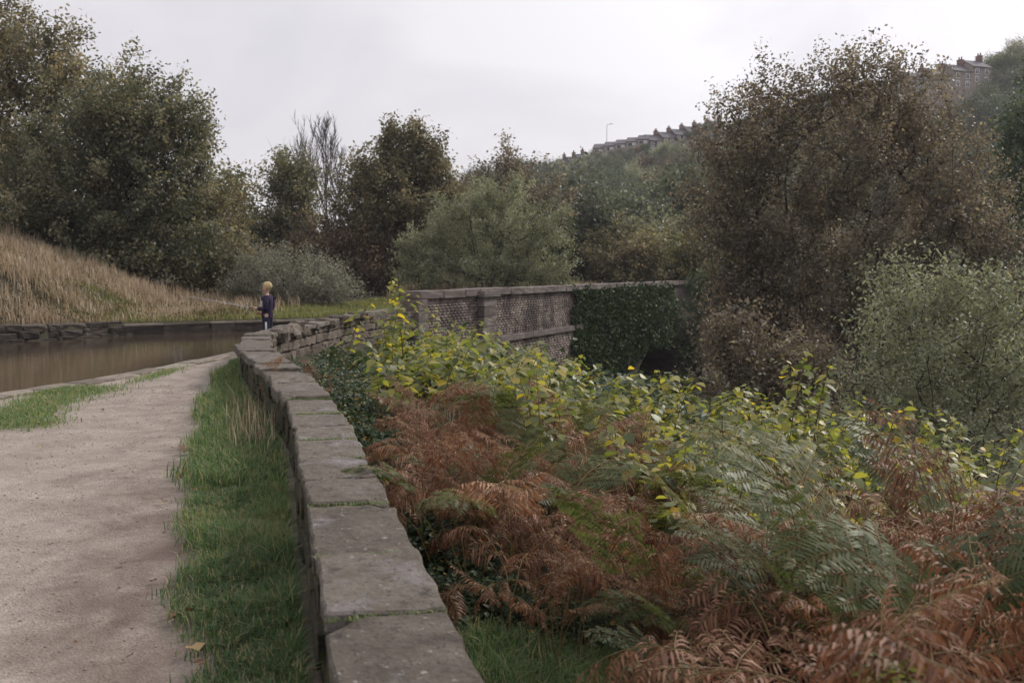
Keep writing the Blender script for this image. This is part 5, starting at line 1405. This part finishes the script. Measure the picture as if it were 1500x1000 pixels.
# head: hair, nose, ears, eyes
def blob(name, c, r, mat, parent, noise_=0.0, cut=None, seed=0):
    bm = bmesh.new(); bmesh.ops.create_uvsphere(bm, u_segments=24, v_segments=16, radius=1.0)
    for v in bm.verts:
        n = mnoise.noise(v.co * 3.5 + Vector((seed, 0, 0))); k = 1 + noise_ * n
        v.co = Vector((v.co.x * r[0] * k, v.co.y * r[1] * k, v.co.z * r[2] * k))
    if cut:
        bmesh.ops.bisect_plane(bm, geom=bm.verts[:] + bm.edges[:] + bm.faces[:], plane_co=cut[0], plane_no=cut[1], clear_outer=True)
        bmesh.ops.holes_fill(bm, edges=bm.edges[:])
    return link(name, bm_mesh(name, bm, mat, True), parent, c)
blob('hair', (0.012, 0, 1.292), (0.097, 0.088, 0.090), M_HAIR, boy, 0.14, ((-0.02, 0, -0.022), (-0.75, 0, -0.66)), 3)
blob('nose', (-0.098, 0, 1.232), (0.018, 0.012, 0.016), M_SKIN, boy)
for sy in (-1, 1):
    blob('ear', (0.005, sy * 0.083, 1.235), (0.018, 0.010, 0.026), M_SKIN, boy)
    blob('eye', (-0.083, sy * 0.032, 1.252), (0.007, 0.010, 0.007), M_REEL, boy)
    blob('shoe', (-0.05, sy * 0.08, 0.035), (0.115, 0.045, 0.040), M_SHOE, boy, 0.05, ((0, 0, -0.03), (0, 0, -1)))
blob('mouth', (-0.087, 0, 1.198), (0.006, 0.022, 0.005), plain_mat('lips', (0.36, 0.16, 0.14), 0.6), boy)

# fishing rod: held through both hands, pointing over the water
Rm = Matrix.Rotation(math.radians(-12), 4, 'Z')
hl = Rm @ Vector(HL) + Vector((BX, BY, 0.03)); 
tip = Vector(at(272, 432, 20.2))
hl2 = Vector(hl)
ax = (tip - hl2).normalized()
butt = hl2 - ax * 0.12
rod = empty('fishing_rod', hl2); tag(rod, 'thin grey fishing rod held out over the canal by the child', 'fishing rod')
L = (tip - butt).length
def rpt(t): return np.array(butt - hl2 + ax * t) + np.array([0, 0, -0.02 * max(0, t / L) ** 2])
segs = [(rpt(L * a / 12), rpt(L * (a + 1) / 12), 0.0095 - 0.0065 * a / 12, 0.0095 - 0.0065 * (a + 1) / 12) for a in range(12)]
v, f = tubes(segs, 8); link('blank', np_mesh('blank', v, f, M_ROD, smooth=True), rod)
v, f = tubes([(rpt(-0.06), rpt(0.22), 0.013, 0.012)], 8); link('handle', np_mesh('handle', v, f, M_REEL, smooth=True), rod)
v, f = tubes([(rpt(0.2) + np.array([0, -0.03, -0.055]), rpt(0.2) + np.array([0, 0.03, -0.055]), 0.03, 0.03)], 12); rl = link('reel', np_mesh('reel', v, f, M_REEL, smooth=True), rod)
v, f = tubes([(rpt(0.2) + np.array([0, 0, -0.03]), rpt(0.2), 0.006, 0.006)], 6); link('reel_foot', np_mesh('reel_foot', v, f, M_REEL), rl)

# ------------------------------------------------------------------ autumn haze
M_HAZE = bpy.data.materials.new('haze'); M_HAZE.use_nodes = True
nt = M_HAZE.node_tree; nt.nodes.clear()
ho = nt.nodes.new('ShaderNodeOutputMaterial'); pv_ = nt.nodes.new('ShaderNodeVolumePrincipled')
pv_.inputs['Color'].default_value = (0.90, 0.89, 0.98, 1); pv_.inputs['Density'].default_value = 0.00032; pv_.inputs['Anisotropy'].default_value = 0.2
nt.links.new(pv_.outputs[0], ho.inputs['Volume'])
tag(link('haze', box_me('haze', -640, 640, -165, 720, -60, 95, M_HAZE)), 'thin pale autumn haze in the valley air', 'haze', kind='stuff')
